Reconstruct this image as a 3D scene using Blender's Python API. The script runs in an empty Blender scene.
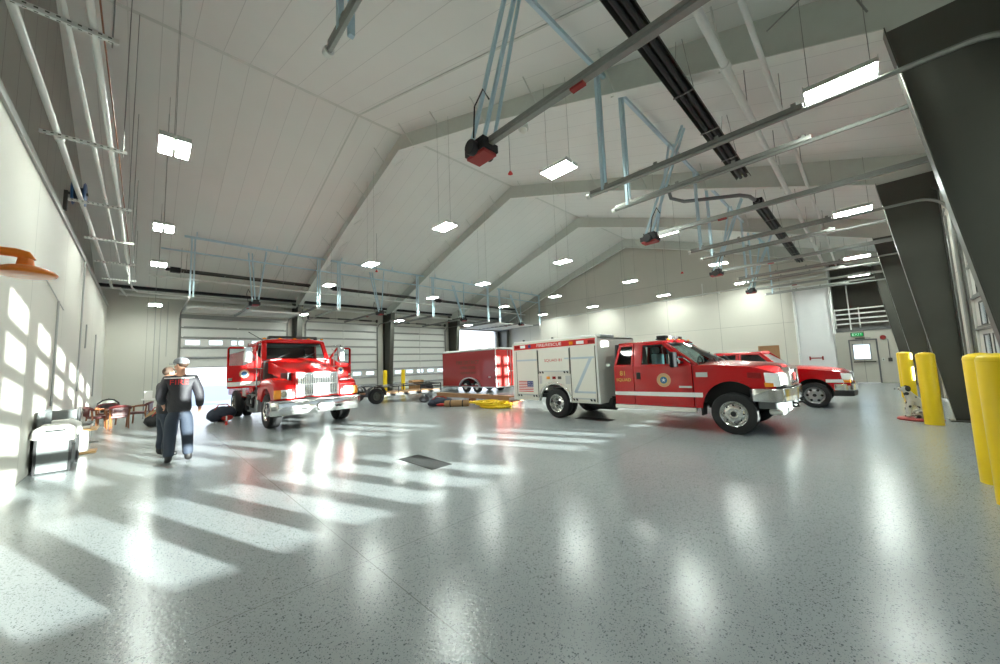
import bpy, bmesh, math, random
from mathutils import Vector, Matrix
from mathutils.geometry import tessellate_polygon
random.seed(7)
PI = math.pi
S = bpy.context.scene
COL = S.collection
def V(*a): return Vector(a)
def lin(c):
    r = []
    for v in c:
        v = v / 255.0
        r.append(v / 12.92 if v <= 0.04045 else ((v + 0.055) / 1.055) ** 2.4)
    return (r[0], r[1], r[2], 1.0)

# ------------------------------------------------------------------ materials
MATS = {}
def new_mat(name):
    m = bpy.data.materials.new(name); m.use_nodes = True
    nt = m.node_tree; nt.nodes.clear()
    out = nt.nodes.new('ShaderNodeOutputMaterial')
    return m, nt, out
def pm(name, rgb, rough=0.5, metal=0.0, spec=0.5, coat=0.0, var=0.06, scale=6.0, bump=0.0):
    m, nt, out = new_mat(name)
    b = nt.nodes.new('ShaderNodeBsdfPrincipled')
    b.inputs['Roughness'].default_value = rough; b.inputs['Metallic'].default_value = metal
    b.inputs['Specular IOR Level'].default_value = spec; b.inputs['Coat Weight'].default_value = coat
    b.inputs['Coat Roughness'].default_value = 0.05
    tc = nt.nodes.new('ShaderNodeTexCoord'); nz = nt.nodes.new('ShaderNodeTexNoise')
    nz.inputs['Scale'].default_value = scale; nz.inputs['Detail'].default_value = 4
    nt.links.new(tc.outputs['Object'], nz.inputs['Vector'])
    mx = nt.nodes.new('ShaderNodeMix'); mx.data_type = 'RGBA'
    c = lin(rgb)
    mx.inputs[6].default_value = tuple(v * (1 - var) for v in c[:3]) + (1,)
    mx.inputs[7].default_value = tuple(min(1, v * (1 + var)) for v in c[:3]) + (1,)
    nt.links.new(nz.outputs['Fac'], mx.inputs[0]); nt.links.new(mx.outputs[2], b.inputs['Base Color'])
    if bump:
        bp = nt.nodes.new('ShaderNodeBump'); bp.inputs['Strength'].default_value = bump
        bp.inputs['Distance'].default_value = 0.02
        nt.links.new(nz.outputs['Fac'], bp.inputs['Height']); nt.links.new(bp.outputs['Normal'], b.inputs['Normal'])
    nt.links.new(b.outputs[0], out.inputs[0]); MATS[name] = m
    return m
def em(name, rgb, strength):
    m, nt, out = new_mat(name)
    e = nt.nodes.new('ShaderNodeEmission'); e.inputs[0].default_value = lin(rgb); e.inputs[1].default_value = strength
    nt.links.new(e.outputs[0], out.inputs[0]); MATS[name] = m
    return m
def glass(name, rgb, refl=0.10, dark=1.0):
    m, nt, out = new_mat(name)
    t = nt.nodes.new('ShaderNodeBsdfTransparent'); t.inputs[0].default_value = tuple(v * dark for v in lin(rgb)[:3]) + (1,)
    g = nt.nodes.new('ShaderNodeBsdfGlossy'); g.inputs['Roughness'].default_value = 0.03
    fr = nt.nodes.new('ShaderNodeFresnel'); fr.inputs[0].default_value = 1.45
    ad = nt.nodes.new('ShaderNodeMath'); ad.operation = 'MULTIPLY_ADD'; ad.inputs[1].default_value = 0.8; ad.inputs[2].default_value = refl * 0.3
    mx = nt.nodes.new('ShaderNodeMixShader')
    nt.links.new(fr.outputs[0], ad.inputs[0]); nt.links.new(ad.outputs[0], mx.inputs[0])
    nt.links.new(t.outputs[0], mx.inputs[1]); nt.links.new(g.outputs[0], mx.inputs[2])
    nt.links.new(mx.outputs[0], out.inputs[0]); MATS[name] = m
    return m
def seam_mat(name, rgb, axis, pitch, width, rough, seam_dark=0.6, bump=0.5, axis2=None, pitch2=1.0, width2=0.02):
    """painted panel with real grooves every <pitch> metres along an object axis"""
    m = pm(name, rgb, rough, var=0.04, scale=0.8); nt = m.node_tree
    b = [n for n in nt.nodes if n.type == 'BSDF_PRINCIPLED'][0]; mx = [n for n in nt.nodes if n.type == 'MIX'][0]
    tc = [n for n in nt.nodes if n.type == 'TEX_COORD'][0]
    sep = nt.nodes.new('ShaderNodeSeparateXYZ'); nt.links.new(tc.outputs['Object'], sep.inputs[0])
    def groove(ax, p, w):
        d = nt.nodes.new('ShaderNodeMath'); d.operation = 'DIVIDE'; d.inputs[1].default_value = p
        nt.links.new(sep.outputs[ax], d.inputs[0])
        f = nt.nodes.new('ShaderNodeMath'); f.operation = 'FRACT'; nt.links.new(d.outputs[0], f.inputs[0])
        l = nt.nodes.new('ShaderNodeMath'); l.operation = 'LESS_THAN'; l.inputs[1].default_value = w / p
        nt.links.new(f.outputs[0], l.inputs[0]); return l
    l = groove(axis, pitch, width)
    if axis2 is not None:
        l2 = groove(axis2, pitch2, width2); a = nt.nodes.new('ShaderNodeMath'); a.operation = 'MAXIMUM'
        nt.links.new(l.outputs[0], a.inputs[0]); nt.links.new(l2.outputs[0], a.inputs[1]); l = a
    m2 = nt.nodes.new('ShaderNodeMix'); m2.data_type = 'RGBA'
    nt.links.new(l.outputs[0], m2.inputs[0]); nt.links.new(mx.outputs[2], m2.inputs[6])
    m2.inputs[7].default_value = tuple(v * seam_dark for v in lin(rgb)[:3]) + (1,)
    nt.links.new(m2.outputs[2], b.inputs['Base Color'])
    bp = nt.nodes.new('ShaderNodeBump'); bp.inputs['Strength'].default_value = bump; bp.inputs['Distance'].default_value = 0.01; bp.invert = True
    nt.links.new(l.outputs[0], bp.inputs['Height']); nt.links.new(bp.outputs[0], b.inputs['Normal'])
    return m
def floor_mat():
    m, nt, out = new_mat('epoxy_floor')
    N = nt.nodes.new; L = nt.links.new
    b = N('ShaderNodeBsdfPrincipled'); tc = N('ShaderNodeTexCoord')
    v1 = N('ShaderNodeTexVoronoi'); v1.inputs['Scale'].default_value = 80
    v2 = N('ShaderNodeTexVoronoi'); v2.inputs['Scale'].default_value = 150
    big = N('ShaderNodeTexNoise'); big.inputs['Scale'].default_value = 0.7; big.inputs['Detail'].default_value = 5
    for n in (v1, v2, big): L(tc.outputs['Object'], n.inputs['Vector'])
    base = N('ShaderNodeMix'); base.data_type = 'RGBA'
    base.inputs[6].default_value = lin((155, 162, 164)); base.inputs[7].default_value = lin((172, 177, 178))
    L(big.outputs['Fac'], base.inputs[0])
    def chips(v, lo, keep):
        # flakes of random size: distance below a per-cell radius
        sp = N('ShaderNodeSeparateColor'); L(v.outputs['Color'], sp.inputs[0])
        r = N('ShaderNodeMath'); r.operation = 'MULTIPLY'; r.inputs[1].default_value = lo; L(sp.outputs[0], r.inputs[0])
        c = N('ShaderNodeMath'); c.operation = 'LESS_THAN'; L(v.outputs['Distance'], c.inputs[0]); L(r.outputs[0], c.inputs[1])
        k = N('ShaderNodeMath'); k.operation = 'LESS_THAN'; k.inputs[1].default_value = keep; L(sp.outputs[1], k.inputs[0])
        a = N('ShaderNodeMath'); a.operation = 'MULTIPLY'; L(c.outputs[0], a.inputs[0]); L(k.outputs[0], a.inputs[1]); return a
    c1 = chips(v1, 0.55, 0.30); c2 = chips(v2, 0.6, 0.30)
    m1 = N('ShaderNodeMix'); m1.data_type = 'RGBA'; L(c1.outputs[0], m1.inputs[0]); L(base.outputs[2], m1.inputs[6]); m1.inputs[7].default_value = lin((88, 95, 99))
    m2 = N('ShaderNodeMix'); m2.data_type = 'RGBA'; L(c2.outputs[0], m2.inputs[0]); L(m1.outputs[2], m2.inputs[6]); m2.inputs[7].default_value = lin((106, 113, 116))
    # saw-cut control joints every 6.1 m
    sep = N('ShaderNodeSeparateXYZ'); L(tc.outputs['Object'], sep.inputs[0]); js = []
    for ax, off in ((0, 4.7), (1, 3.0)):
        a = N('ShaderNodeMath'); a.operation = 'ADD'; a.inputs[1].default_value = off + 61; L(sep.outputs[ax], a.inputs[0])
        d = N('ShaderNodeMath'); d.operation = 'DIVIDE'; d.inputs[1].default_value = 6.1; L(a.outputs[0], d.inputs[0])
        f = N('ShaderNodeMath'); f.operation = 'FRACT'; L(d.outputs[0], f.inputs[0])
        l = N('ShaderNodeMath'); l.operation = 'LESS_THAN'; l.inputs[1].default_value = 0.0011; L(f.outputs[0], l.inputs[0]); js.append(l)
    mxj = N('ShaderNodeMath'); mxj.operation = 'MAXIMUM'; L(js[0].outputs[0], mxj.inputs[0]); L(js[1].outputs[0], mxj.inputs[1])
    m3 = N('ShaderNodeMix'); m3.data_type = 'RGBA'; L(mxj.outputs[0], m3.inputs[0]); L(m2.outputs[2], m3.inputs[6]); m3.inputs[7].default_value = lin((118, 122, 120))
    L(m3.outputs[2], b.inputs['Base Color'])
    b.inputs['Roughness'].default_value = 0.2; b.inputs['Specular IOR Level'].default_value = 0.42
    b.inputs['Coat Weight'].default_value = 0.06; b.inputs['Coat Roughness'].default_value = 0.1
    nb = N('ShaderNodeTexNoise'); nb.inputs['Scale'].default_value = 34; nb.inputs['Detail'].default_value = 3; L(tc.outputs['Object'], nb.inputs['Vector'])
    bp = N('ShaderNodeBump'); bp.inputs['Strength'].default_value = 0.16; bp.inputs['Distance'].default_value = 0.01
    L(nb.outputs['Fac'], bp.inputs['Height']); L(bp.outputs[0], b.inputs['Normal']); L(bp.outputs[0], b.inputs['Coat Normal'])
    L(b.outputs[0], out.inputs[0]); MATS['floor'] = m
def spots_mat():
    m = pm('dalmatian', (200, 199, 190), 0.35); nt = m.node_tree
    b = [n for n in nt.nodes if n.type == 'BSDF_PRINCIPLED'][0]
    tc = [n for n in nt.nodes if n.type == 'TEX_COORD'][0]
    v = nt.nodes.new('ShaderNodeTexVoronoi'); v.inputs['Scale'].default_value = 8.5
    nt.links.new(tc.outputs['Object'], v.inputs['Vector'])
    l = nt.nodes.new('ShaderNodeMath'); l.operation = 'LESS_THAN'; l.inputs[1].default_value = 0.34
    nt.links.new(v.outputs['Distance'], l.inputs[0])
    mx = nt.nodes.new('ShaderNodeMix'); mx.data_type = 'RGBA'; mx.inputs[6].default_value = lin((200, 199, 190)); mx.inputs[7].default_value = lin((28, 28, 30))
    nt.links.new(l.outputs[0], mx.inputs[0]); nt.links.new(mx.outputs[2], b.inputs['Base Color'])

floor_mat(); spots_mat()
seam_mat('ceiling_liner', (228, 229, 224), 0, .61, 0.014, 0.6, 0.78, 0.4)
seam_mat('gable_ribs', (150, 149, 141), 1, 0.9, 0.03, 0.55, 0.6, 0.6)
seam_mat('wall_left', (206, 203, 193), 1, 3.2, 0.02, 0.62, 0.62, 0.3)
seam_mat('wall_panel', (200, 197, 186), 1, 3.05, 0.025, 0.5, 0.6, 0.3, 2, 3.3, 0.02)
seam_mat('wall_far', (198, 196, 186), 0, 3.05, 0.02, 0.5, 0.7, 0.3)
pm('wall_white', (212, 213, 212), 0.5, var=.03)
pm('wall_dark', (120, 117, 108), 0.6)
pm('steel_dark', (92, 92, 86), 0.36, 0.75, 0.45, var=0.15, scale=1.2)
pm('steel_edge', (150, 148, 138), 0.45, 0.3)
pm('steel_white', (206, 209, 202), 0.5); pm('flange_lit', (228, 230, 224), 0.45); pm('web_unlit', (202, 206, 199), 0.5)  # rafters share one white paint; flange coloured lighter because its underside is lit
pm('door_white', (208, 208, 202), 0.45, var=.03)
pm('door_rail', (128, 130, 126), 0.45, 0.1)
pm('galv', (150, 151, 146), 0.38, 0.75, var=.12, scale=14)
pm('galv_dark', (84, 84, 78), 0.45, 0.6)
pm('strut_blue', (188, 212, 222), 0.5)
pm('pipe_white', (220, 221, 216), 0.4)
pm('pipe_grey', (168, 170, 166), 0.4, 0.2)
pm('black', (22, 22, 23), 0.55); pm('plastic_black', (24, 25, 27), 0.85, spec=.2); pm('black_gloss', (16, 16, 18), 0.2)
pm('rubber', (27, 27, 28), 0.75, var=.2, scale=30, bump=.15)
pm('chrome', (215, 215, 212), 0.14, 0.95, var=.02); pm('alu', (190, 192, 192), 0.28, 0.85)
pm('red_paint', (176, 4, 12), 0.25, 0.0, 0.4, 0.25, var=.03)
pm('red_engine', (190, 10, 10), 0.25, 0.0, 0.4, 0.25, var=.03)
pm('red_trailer', (138, 24, 24), 0.35, 0.0, 0.5, 0.3, var=.04)
pm('red_dull', (150, 40, 36), 0.5); pm('red_bright', (205, 36, 30), 0.4)
pm('white_paint', (226, 223, 212), 0.25, coat=.4, var=.02); pm('white_clean', (236, 236, 232), 0.35, var=.02)
pm('stripe_blue', (176, 188, 198), 0.3); pm('gold', (222, 186, 80), 0.35, 0.1)
pm('olive_text', (70, 60, 34), 0.5); pm('navy_blue', (52, 62, 120), 0.4)
pm('emblem_tan', (206, 158, 120), 0.4); pm('emblem_blue', (40, 96, 140), 0.4)
pm('amber', (240, 150, 40), 0.25); pm('lamp_clear', (246, 248, 246), 0.15); pm('lamp_red', (140, 22, 24), 0.2)
pm('yellow', (244, 206, 4), 0.4, coat=.1, var=.03); pm('yellow_hose', (232, 196, 24), 0.7, var=.15, scale=40)
pm('orange', (255, 138, 36), 0.33, coat=.3, var=.04)
pm('wood', (128, 76, 40), 0.35, var=.25, scale=12); pm('wood_light', (206, 164, 112), 0.35, var=.15, scale=10)
pm('wood_deck', (150, 112, 76), 0.6, var=.2, scale=20); pm('cardboard', (160, 118, 72), 0.75)
pm('maroon', (84, 28, 28), 0.38, var=.15, scale=20); pm('dark_leather', (40, 36, 38), 0.4)
pm('fabric_grey', (112, 116, 116), 0.8, var=.12, scale=30); pm('fabric_white', (230, 228, 222), 0.7)
pm('skin', (206, 150, 122), 0.5, var=.05); pm('hair', (64, 46, 34), 0.7)
pm('jacket', (34, 32, 38), 0.65, var=.15, scale=25, bump=.3); pm('trousers', (38, 46, 60), 0.75, var=.15, scale=25, bump=.3)
pm('cap_grey', (122, 124, 128), 0.7); pm('boot', (24, 22, 22), 0.5)
pm('bag_blue', (44, 52, 66), 0.75, var=.2, scale=18, bump=.4); pm('bag_black', (30, 30, 34), 0.75, var=.2, scale=18, bump=.4)
pm('bag_red', (170, 40, 34), 0.7, var=.2, scale=18, bump=.4); pm('tan_cloth', (150, 120, 84), 0.8, var=.2, scale=18, bump=.4)
pm('reel_blue', (42, 92, 150), 0.4); pm('seat_teal', (150, 190, 192), 0.7); pm('interior', (70, 72, 72), 0.7)
pm('drain_iron', (38, 40, 40), 0.6, 0.3); pm('ground_out', (200, 200, 198), 0.9)
pm('globe', (228, 226, 216), 0.3); pm('steel_grey', (120, 122, 122), 0.35, 0.5)
glass('glass_clear', (235, 243, 245)); glass('glass_tint', (190, 206, 204), .12, .85); glass('glass_dark', (104, 124, 122), .2, .6)
em('lamp_face', (242, 253, 245), 38.0); em('exit_green', (20, 215, 110), .22)

# ------------------------------------------------------------------ mesh builder
class MB:
    def __init__(self, off=(0, 0, 0)):
        self.v = []; self.f = []; self.m = []; self.mi = 0; self.off = Vector(off)
    def add(self, vs, fs):
        b = len(self.v); self.v += [Vector(p) + self.off for p in vs]
        for f in fs: self.f.append([i + b for i in f]); self.m.append(self.mi)
        return self
    def box(self, x0, x1, y0, y1, z0, z1):
        vs = [(x, y, z) for z in (z0, z1) for y in (y0, y1) for x in (x0, x1)]
        return self.add(vs, [(0, 2, 3, 1), (4, 5, 7, 6), (0, 1, 5, 4), (2, 6, 7, 3), (0, 4, 6, 2), (1, 3, 7, 5)])
    def obox(self, c, d, M=None):
        c = Vector(c); vs = []
        for z in (-.5, .5):
            for y in (-.5, .5):
                for x in (-.5, .5):
                    p = Vector((x * d[0], y * d[1], z * d[2])); vs.append(c + (M @ p if M else p))
        return self.add(vs, [(0, 2, 3, 1), (4, 5, 7, 6), (0, 1, 5, 4), (2, 6, 7, 3), (0, 4, 6, 2), (1, 3, 7, 5)])
    def bar(self, a, b, w, h=None, up=(0, 0, 1)):
        a, b = Vector(a), Vector(b); h = h or w; d = (b - a); L = d.length; d.normalize()
        u = Vector(up)
        if abs(d.dot(u)) > .98: u = Vector((0, 1, 0))
        s = d.cross(u).normalized(); u = s.cross(d)
        M = Matrix((s, d, u)).transposed()
        return self.obox((a + b) / 2, (w, L, h), M)
    def ring(self, c, d, r, n, ref=None):
        d = d.normalized(); u = ref or Vector((0, 0, 1))
        if abs(d.dot(u)) > .99: u = Vector((1, 0, 0))
        s = d.cross(u).normalized(); u = s.cross(d)
        return [c + (s * math.cos(2 * PI * i / n) + u * math.sin(2 * PI * i / n)) * r for i in range(n)]
    def cyl(self, a, b, r0, r1=None, n=14, caps=True):
        a, b = Vector(a), Vector(b); r1 = r0 if r1 is None else r1; d = b - a
        vs = self.ring(a, d, r0, n) + self.ring(b, d, r1, n)
        fs = [(i, (i + 1) % n, n + (i + 1) % n, n + i) for i in range(n)]
        if caps: fs += [tuple(range(n))[::-1], tuple(range(n, 2 * n))]
        return self.add(vs, fs)
    def tube(self, pts, r, n=8):
        pts = [Vector(p) for p in pts]; vs = []; k = len(pts)
        for i, p in enumerate(pts):
            d = (pts[min(i + 1, k - 1)] - pts[max(i - 1, 0)])
            vs += self.ring(p, d, r if not isinstance(r, (list, tuple)) else r[i], n)
        fs = [(j * n + i, j * n + (i + 1) % n, (j + 1) * n + (i + 1) % n, (j + 1) * n + i) for j in range(k - 1) for i in range(n)]
        fs += [tuple(range(n))[::-1], tuple(range((k - 1) * n, k * n))]
        return self.add(vs, fs)
    def prism(self, pts, f, w0, w1):
        """polygon (u,v) extruded along w; f maps (u,v,w) to xyz"""
        n = len(pts); vs = [f(u, v, w0) for u, v in pts] + [f(u, v, w1) for u, v in pts]
        fs = [(i, (i + 1) % n, n + (i + 1) % n, n + i) for i in range(n)] + [tuple(range(n))[::-1], tuple(range(n, 2 * n))]
        return self.add(vs, fs)
    def plate(self, outer, holes, f, w0, w1):
        loops = [outer] + holes
        tris = tessellate_polygon([[Vector((u, v, 0)) for u, v in l] for l in loops])
        flat = [p for l in loops for p in l]; n = len(flat)
        vs = [f(u, v, w0) for u, v in flat] + [f(u, v, w1) for u, v in flat]
        fs = [tuple(t) for t in tris] + [tuple(i + n for i in t[::-1]) for t in tris]
        b = 0
        for l in loops:
            k = len(l); fs += [(b + i, b + (i + 1) % k, n + b + (i + 1) % k, n + b + i) for i in range(k)]; b += k
        return self.add(vs, fs)
    def lathe(self, prof, c, axis, n=28):
        """prof: list of (radius, distance along axis)"""
        c = Vector(c); d = Vector(axis).normalized(); vs = []; k = len(prof)
        for r, h in prof: vs += self.ring(c + d * h, d, max(r, 1e-4), n)
        fs = [(j * n + i, j * n + (i + 1) % n, (j + 1) * n + (i + 1) % n, (j + 1) * n + i) for j in range(k - 1) for i in range(n)]
        return self.add(vs, fs)
    def ball(self, c, r, sc=(1, 1, 1), nu=14, nv=9):
        c = Vector(c); vs = []; fs = []
        for j in range(nv + 1):
            t = PI * j / nv
            for i in range(nu):
                p = 2 * PI * i / nu
                vs.append(c + Vector((r * sc[0] * math.sin(t) * math.cos(p), r * sc[1] * math.sin(t) * math.sin(p), r * sc[2] * math.cos(t))))
        for j in range(nv):
            for i in range(nu): fs.append((j * nu + i, j * nu + (i + 1) % nu, (j + 1) * nu + (i + 1) % nu, (j + 1) * nu + i))
        return self.add(vs, fs)
    def build(self, name, mats, parent=None, smooth=False, bevel=0.0, label=None, seg=2):
        me = bpy.data.meshes.new(name)
        me.from_pydata([tuple(p) for p in self.v], [], self.f)
        if not isinstance(mats, (list, tuple)): mats = [mats]
        for q in mats: me.materials.append(MATS[q])
        for p, i in zip(me.polygons, self.m): p.material_index = i
        bm = bmesh.new(); bm.from_mesh(me)
        bmesh.ops.remove_doubles(bm, verts=bm.verts, dist=1e-5)
        bmesh.ops.recalc_face_normals(bm, faces=bm.faces); bm.to_mesh(me); bm.free()
        o = bpy.data.objects.new(name, me); COL.objects.link(o)
        if parent is not None: o.parent = parent
        if smooth:
            for p in me.polygons: p.use_smooth = True
            try: me.set_sharp_from_angle(angle=math.radians(38))
            except Exception: pass
        if bevel:
            b = o.modifiers.new('bevel', 'BEVEL'); b.width = bevel; b.segments = seg; b.limit_method = 'ANGLE'; b.angle_limit = math.radians(40)
            for p in me.polygons: p.use_smooth = True
            try: me.set_sharp_from_angle(angle=math.radians(50))
            except Exception: pass
        if label: o['label'] = label
        return o
def tag(o, label, cat, group=None, kind=None):
    if label: o['label'] = label
    if cat: o['category'] = cat
    if group: o['group'] = group
    if kind: o['kind'] = kind
    return o
def thing(name, label, cat, loc=(0, 0, 0), rz=0.0, group=None, kind=None):
    o = bpy.data.objects.new(name, None); COL.objects.link(o); o.location = loc; o.rotation_euler = (0, 0, rz)
    o.empty_display_size = 0.1
    return tag(o, label, cat, group, kind)
def dup(root, loc=None, rz=None, label=None):
    r = root.copy(); COL.objects.link(r)
    if loc is not None: r.location = loc
    if rz is not None: r.rotation_euler = (0, 0, rz)
    if label: r['label'] = label
    for ch in list(root.children):
        c = ch.copy(); COL.objects.link(c); c.parent = r
        for g in list(ch.children):
            d = g.copy(); COL.objects.link(d); d.parent = c
    return r
def text(name, body, size, M, mat, parent=None, ext=0.002, sx=1.0):
    cu = bpy.data.curves.new(name, 'FONT'); cu.body = body; cu.size = size; cu.extrude = ext; cu.align_x = 'CENTER'; cu.align_y = 'CENTER'
    t = bpy.data.objects.new(name, cu); COL.objects.link(t)
    bpy.context.view_layer.update()
    me = bpy.data.meshes.new_from_object(t.evaluated_get(bpy.context.evaluated_depsgraph_get()))
    bpy.data.objects.remove(t)
    me.transform(Matrix.Diagonal((sx, 1, 1, 1))); me.transform(M)
    me.materials.clear(); me.materials.append(MATS[mat])
    o = bpy.data.objects.new(name, me); COL.objects.link(o)
    if parent is not None: o.parent = parent
    return o
def basis(o, ux, uy):
    ux = Vector(ux).normalized(); uy = Vector(uy).normalized(); uz = ux.cross(uy)
    M = Matrix((ux, uy, uz)).transposed().to_4x4(); M.translation = Vector(o); return M
def skin(name, joints, edges, mat, parent, sub=2, root=0, mats=None):
    """joints: list of (x,y,z,rx,ry) ; one continuous skinned surface"""
    me = bpy.data.meshes.new(name); me.from_pydata([j[:3] for j in joints], edges, [])
    o = bpy.data.objects.new(name, me); COL.objects.link(o)
    md = o.modifiers.new('skin', 'SKIN'); md.use_smooth_shade = True
    sl = me.skin_vertices[0].data
    for i, j in enumerate(joints):
        sl[i].radius = (j[3], j[4] if len(j) > 4 else j[3]); sl[i].use_root = (i == root)
    sb = o.modifiers.new('sub', 'SUBSURF'); sb.levels = sub; sb.render_levels = sub
    bpy.context.view_layer.update()
    m2 = bpy.data.meshes.new_from_object(o.evaluated_get(bpy.context.evaluated_depsgraph_get()))
    bpy.data.objects.remove(o)
    m2.materials.clear(); m2.materials.append(MATS[mat])
    for p in m2.polygons: p.use_smooth = True
    r = bpy.data.objects.new(name, m2); COL.objects.link(r)
    if parent is not None: r.parent = parent
    return r
def arc(cx, cy, r, a0, a1, n):
    return [(cx + r * math.cos(math.radians(a0 + (a1 - a0) * i / n)), cy + r * math.sin(math.radians(a0 + (a1 - a0) * i / n))) for i in range(n + 1)]
ZX = lambda x, y: None
SUN_E, SKY_E, EXPO = 16, 0.8, 1.72
# ------------------------------------------------------------------ the building
YR, ZR, SL = 11.65, 10.45, 0.333
def roof_z(y): return ZR - SL * abs(y - YR)
def struct(o, label=None): 
    o['kind'] = 'structure'
    if label: o['label'] = label
    return o
fx = lambda X: (lambda u, v, w: (w, u, v))      # (y, z) profiles extruded along x
P_YZ = lambda u, v, w: (w, u, v)
P_XZ = lambda u, v, w: (u, w, v)
struct(MB().box(-1.9, 28.2, -1.8, 25.4, -0.2, 0).build('floor', 'floor'), 'glossy grey epoxy floor with dark flakes')
struct(MB().box(-60, 110, -90, -1.8, -0.3, -0.06).build('ground_near', 'ground_out'), 'pale ground outside the glazed doors')
struct(MB().box(-60, 110, 25.4, 120, -0.3, -0.06).build('ground_far', 'ground_out'), 'bright ground outside the open far doors')
c = MB()
c.prism([(-1.8, roof_z(-1.8)), (YR, ZR), (25.4, roof_z(25.4)), (25.4, roof_z(25.4) + .2), (YR, ZR + .2), (-1.8, roof_z(-1.8) + .2)], P_YZ, -1.95, 28.4)
struct(c.build('ceiling', 'ceiling_liner'), 'white panelled gable ceiling')
# left gable: smooth wainscot wall and ribbed wall set back above it
struct(MB().box(-1.75, -1.38, -1.8, 25.4, 0, 5.18).build('wall_left', 'wall_left'), 'pale left gable wall in sunlight')
w = MB(); w.prism([(-1.8, 5.0), (25.4, 5.0), (25.4, roof_z(25.4) + .1), (YR, ZR + .1), (-1.8, roof_z(-1.8) + .1)], P_YZ, -1.95, -1.75)
struct(w.build('wall_left_upper', 'gable_ribs'), 'ribbed grey metal gable above the left wall')
t = MB()
t.box(-1.40, -1.34, -1.5, 25.2, 5.06, 5.2); t.box(-1.75, -1.38, -1.5, 25.2, 5.18, 5.22); t.box(-1.62, -1.54, -1.5, 25.2, 5.22, 5.5); t.box(-1.74, -1.7, -1.5, 25.2, 5.5, 5.75)
struct(t.build('trim_1', 'pipe_grey', bevel=.004), 'metal ledge along the top of the left wall')
# far eave wall with four doorways, right eave wall with four doorways
DOORS = [(1.3, 6.2), (7.35, 12.1), (13.4, 18.2), (19.55, 24.3)]
HD = 4.88
def eave_wall(name, y0, y1, mat, xe, lab):
    w = MB(); top = min(roof_z(y0), roof_z(y1)) + .15; xs = [-1.9] + [v for d in DOORS for v in d] + [xe]
    holes = [[(a, 0.0 + 1e-3), (b, 1e-3), (b, HD), (a, HD)] for a, b in DOORS]
    # piers and header
    w.box(-1.9, xe, y0, y1, HD, top)
    for i in range(0, len(xs), 2): w.box(xs[i], xs[i + 1], y0, y1, 0, HD)
    return struct(w.build(name, mat), lab)
eave_wall('wall_far', 25.2, 25.4, 'wall_far', 25.2, 'beige far eave wall around the overhead doors')
eave_wall('wall_right', -1.8, -1.6, 'wall_panel', 28.2, 'right eave wall around the glazed overhead doors')
# gable wall at the back with the mezzanine recess at its right end
w = MB()
w.prism([(1.1, 0), (25.4, 0), (25.4, roof_z(25.4) + .1), (YR, ZR + .1), (1.1, roof_z(1.1) + .1)], P_YZ, 25.0, 25.2)
struct(w.build('wall_back', 'wall_panel'), 'beige gable wall behind the red trucks')
struct(MB().box(24.93, 25.0, 1.1, 2.5, 0, 5.15).build('wall_back_pier', 'wall_white', bevel=.01), 'white pier of the gable wall beside the mezzanine')
struct(MB().box(25.2, 28.2, 1.1, 1.3, 0, 7.2).build('wall_recess_side', 'wall_white'))
w = MB(); DY0, DY1, DZ = -0.42, 0.62, 2.2
w.plate([(-1.6, 0), (DY0, 0), (DY0, DZ), (DY1, DZ), (DY1, 0), (1.1, 0), (1.1, 2.62), (-1.6, 2.62)], [], P_YZ, 25.9, 26.05)
struct(w.build('wall_recess', 'wall_panel'), 'beige wall around the grey exit door')
struct(MB().box(25.85, 28.2, -1.6, 1.1, 2.62, 2.8).build('trim_mezzanine', 'steel_grey'), 'edge of the mezzanine floor above the exit door')
struct(MB().box(28.2, 28.4, -1.8, 1.3, 2.7, 7.4).build('wall_mezzanine', 'wall_dark'), 'dark wall at the back of the mezzanine')
t = MB()
for zz in (3.0, 3.25, 3.5, 3.75): t.box(25.95, 26.0, -1.55, 1.05, zz, zz + .07)
for yy in (-1.5, 0.1, 1.0): t.box(25.92, 25.98, yy - .025, yy + .025, 2.8, 3.85)
tag(t.build('guard_rail', 'pipe_white', bevel=.004), 'grey slatted guard rail on the mezzanine above the exit door', 'railing')
# exit door
d = struct(thing('door_9', 'grey steel exit door with a bright square window', None, (25.9, 0.1, 0)))
m = MB((-25.9, -.1, 0)); y0, y1 = DY0 + .06, DY1 - .06
m.plate([(y0, .01), (y1, .01), (y1, DZ - .06), (y0, DZ - .06)], [[(-0.13, 1.2), (0.46, 1.2), (0.46, 1.93), (-0.13, 1.93)]], P_YZ, 25.91, 25.96)
m.build('door_leaf', 'wall_panel', d)
m = MB((-25.9, -.1, 0)); m.plate([(DY0, 0), (DY0, DZ), (DY1, DZ), (DY1, 0), (DY1 - .06, 0), (DY1 - .06, DZ - .06), (DY0 + .06, DZ - .06), (DY0 + .06, 0)], [], P_YZ, 25.84, 26.0)
m.plate([(-.17, 1.16), (.5, 1.16), (.5, 1.97), (-.17, 1.97)], [[(-0.13, 1.2), (0.46, 1.2), (0.46, 1.93), (-0.13, 1.93)]], P_YZ, 25.895, 25.91)
m.build('door_frame', 'steel_grey', d, bevel=.004)
MB((-25.9, -.1, 0)).box(25.925, 25.935, -.13, .46, 1.2, 1.93).build('pane', 'glass_clear', d)
m = MB((-25.9, -.1, 0)); m.box(25.83, 25.87, -.3, .5, 1.03, 1.09); m.box(25.85, 25.91, -.3, -.24, 1.03, 1.09); m.box(25.85, 25.91, .44, .5, 1.03, 1.09)
m.build('push_bar', 'galv_dark', d)
m = MB((-25.9, -.1, 0)); m.box(25.82, 25.9, .0, .35, 2.22, 2.28); m.bar((25.84, .1, 2.25), (25.84, -.2, 2.24), .02); m.build('door_closer', 'galv_dark', d)
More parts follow.
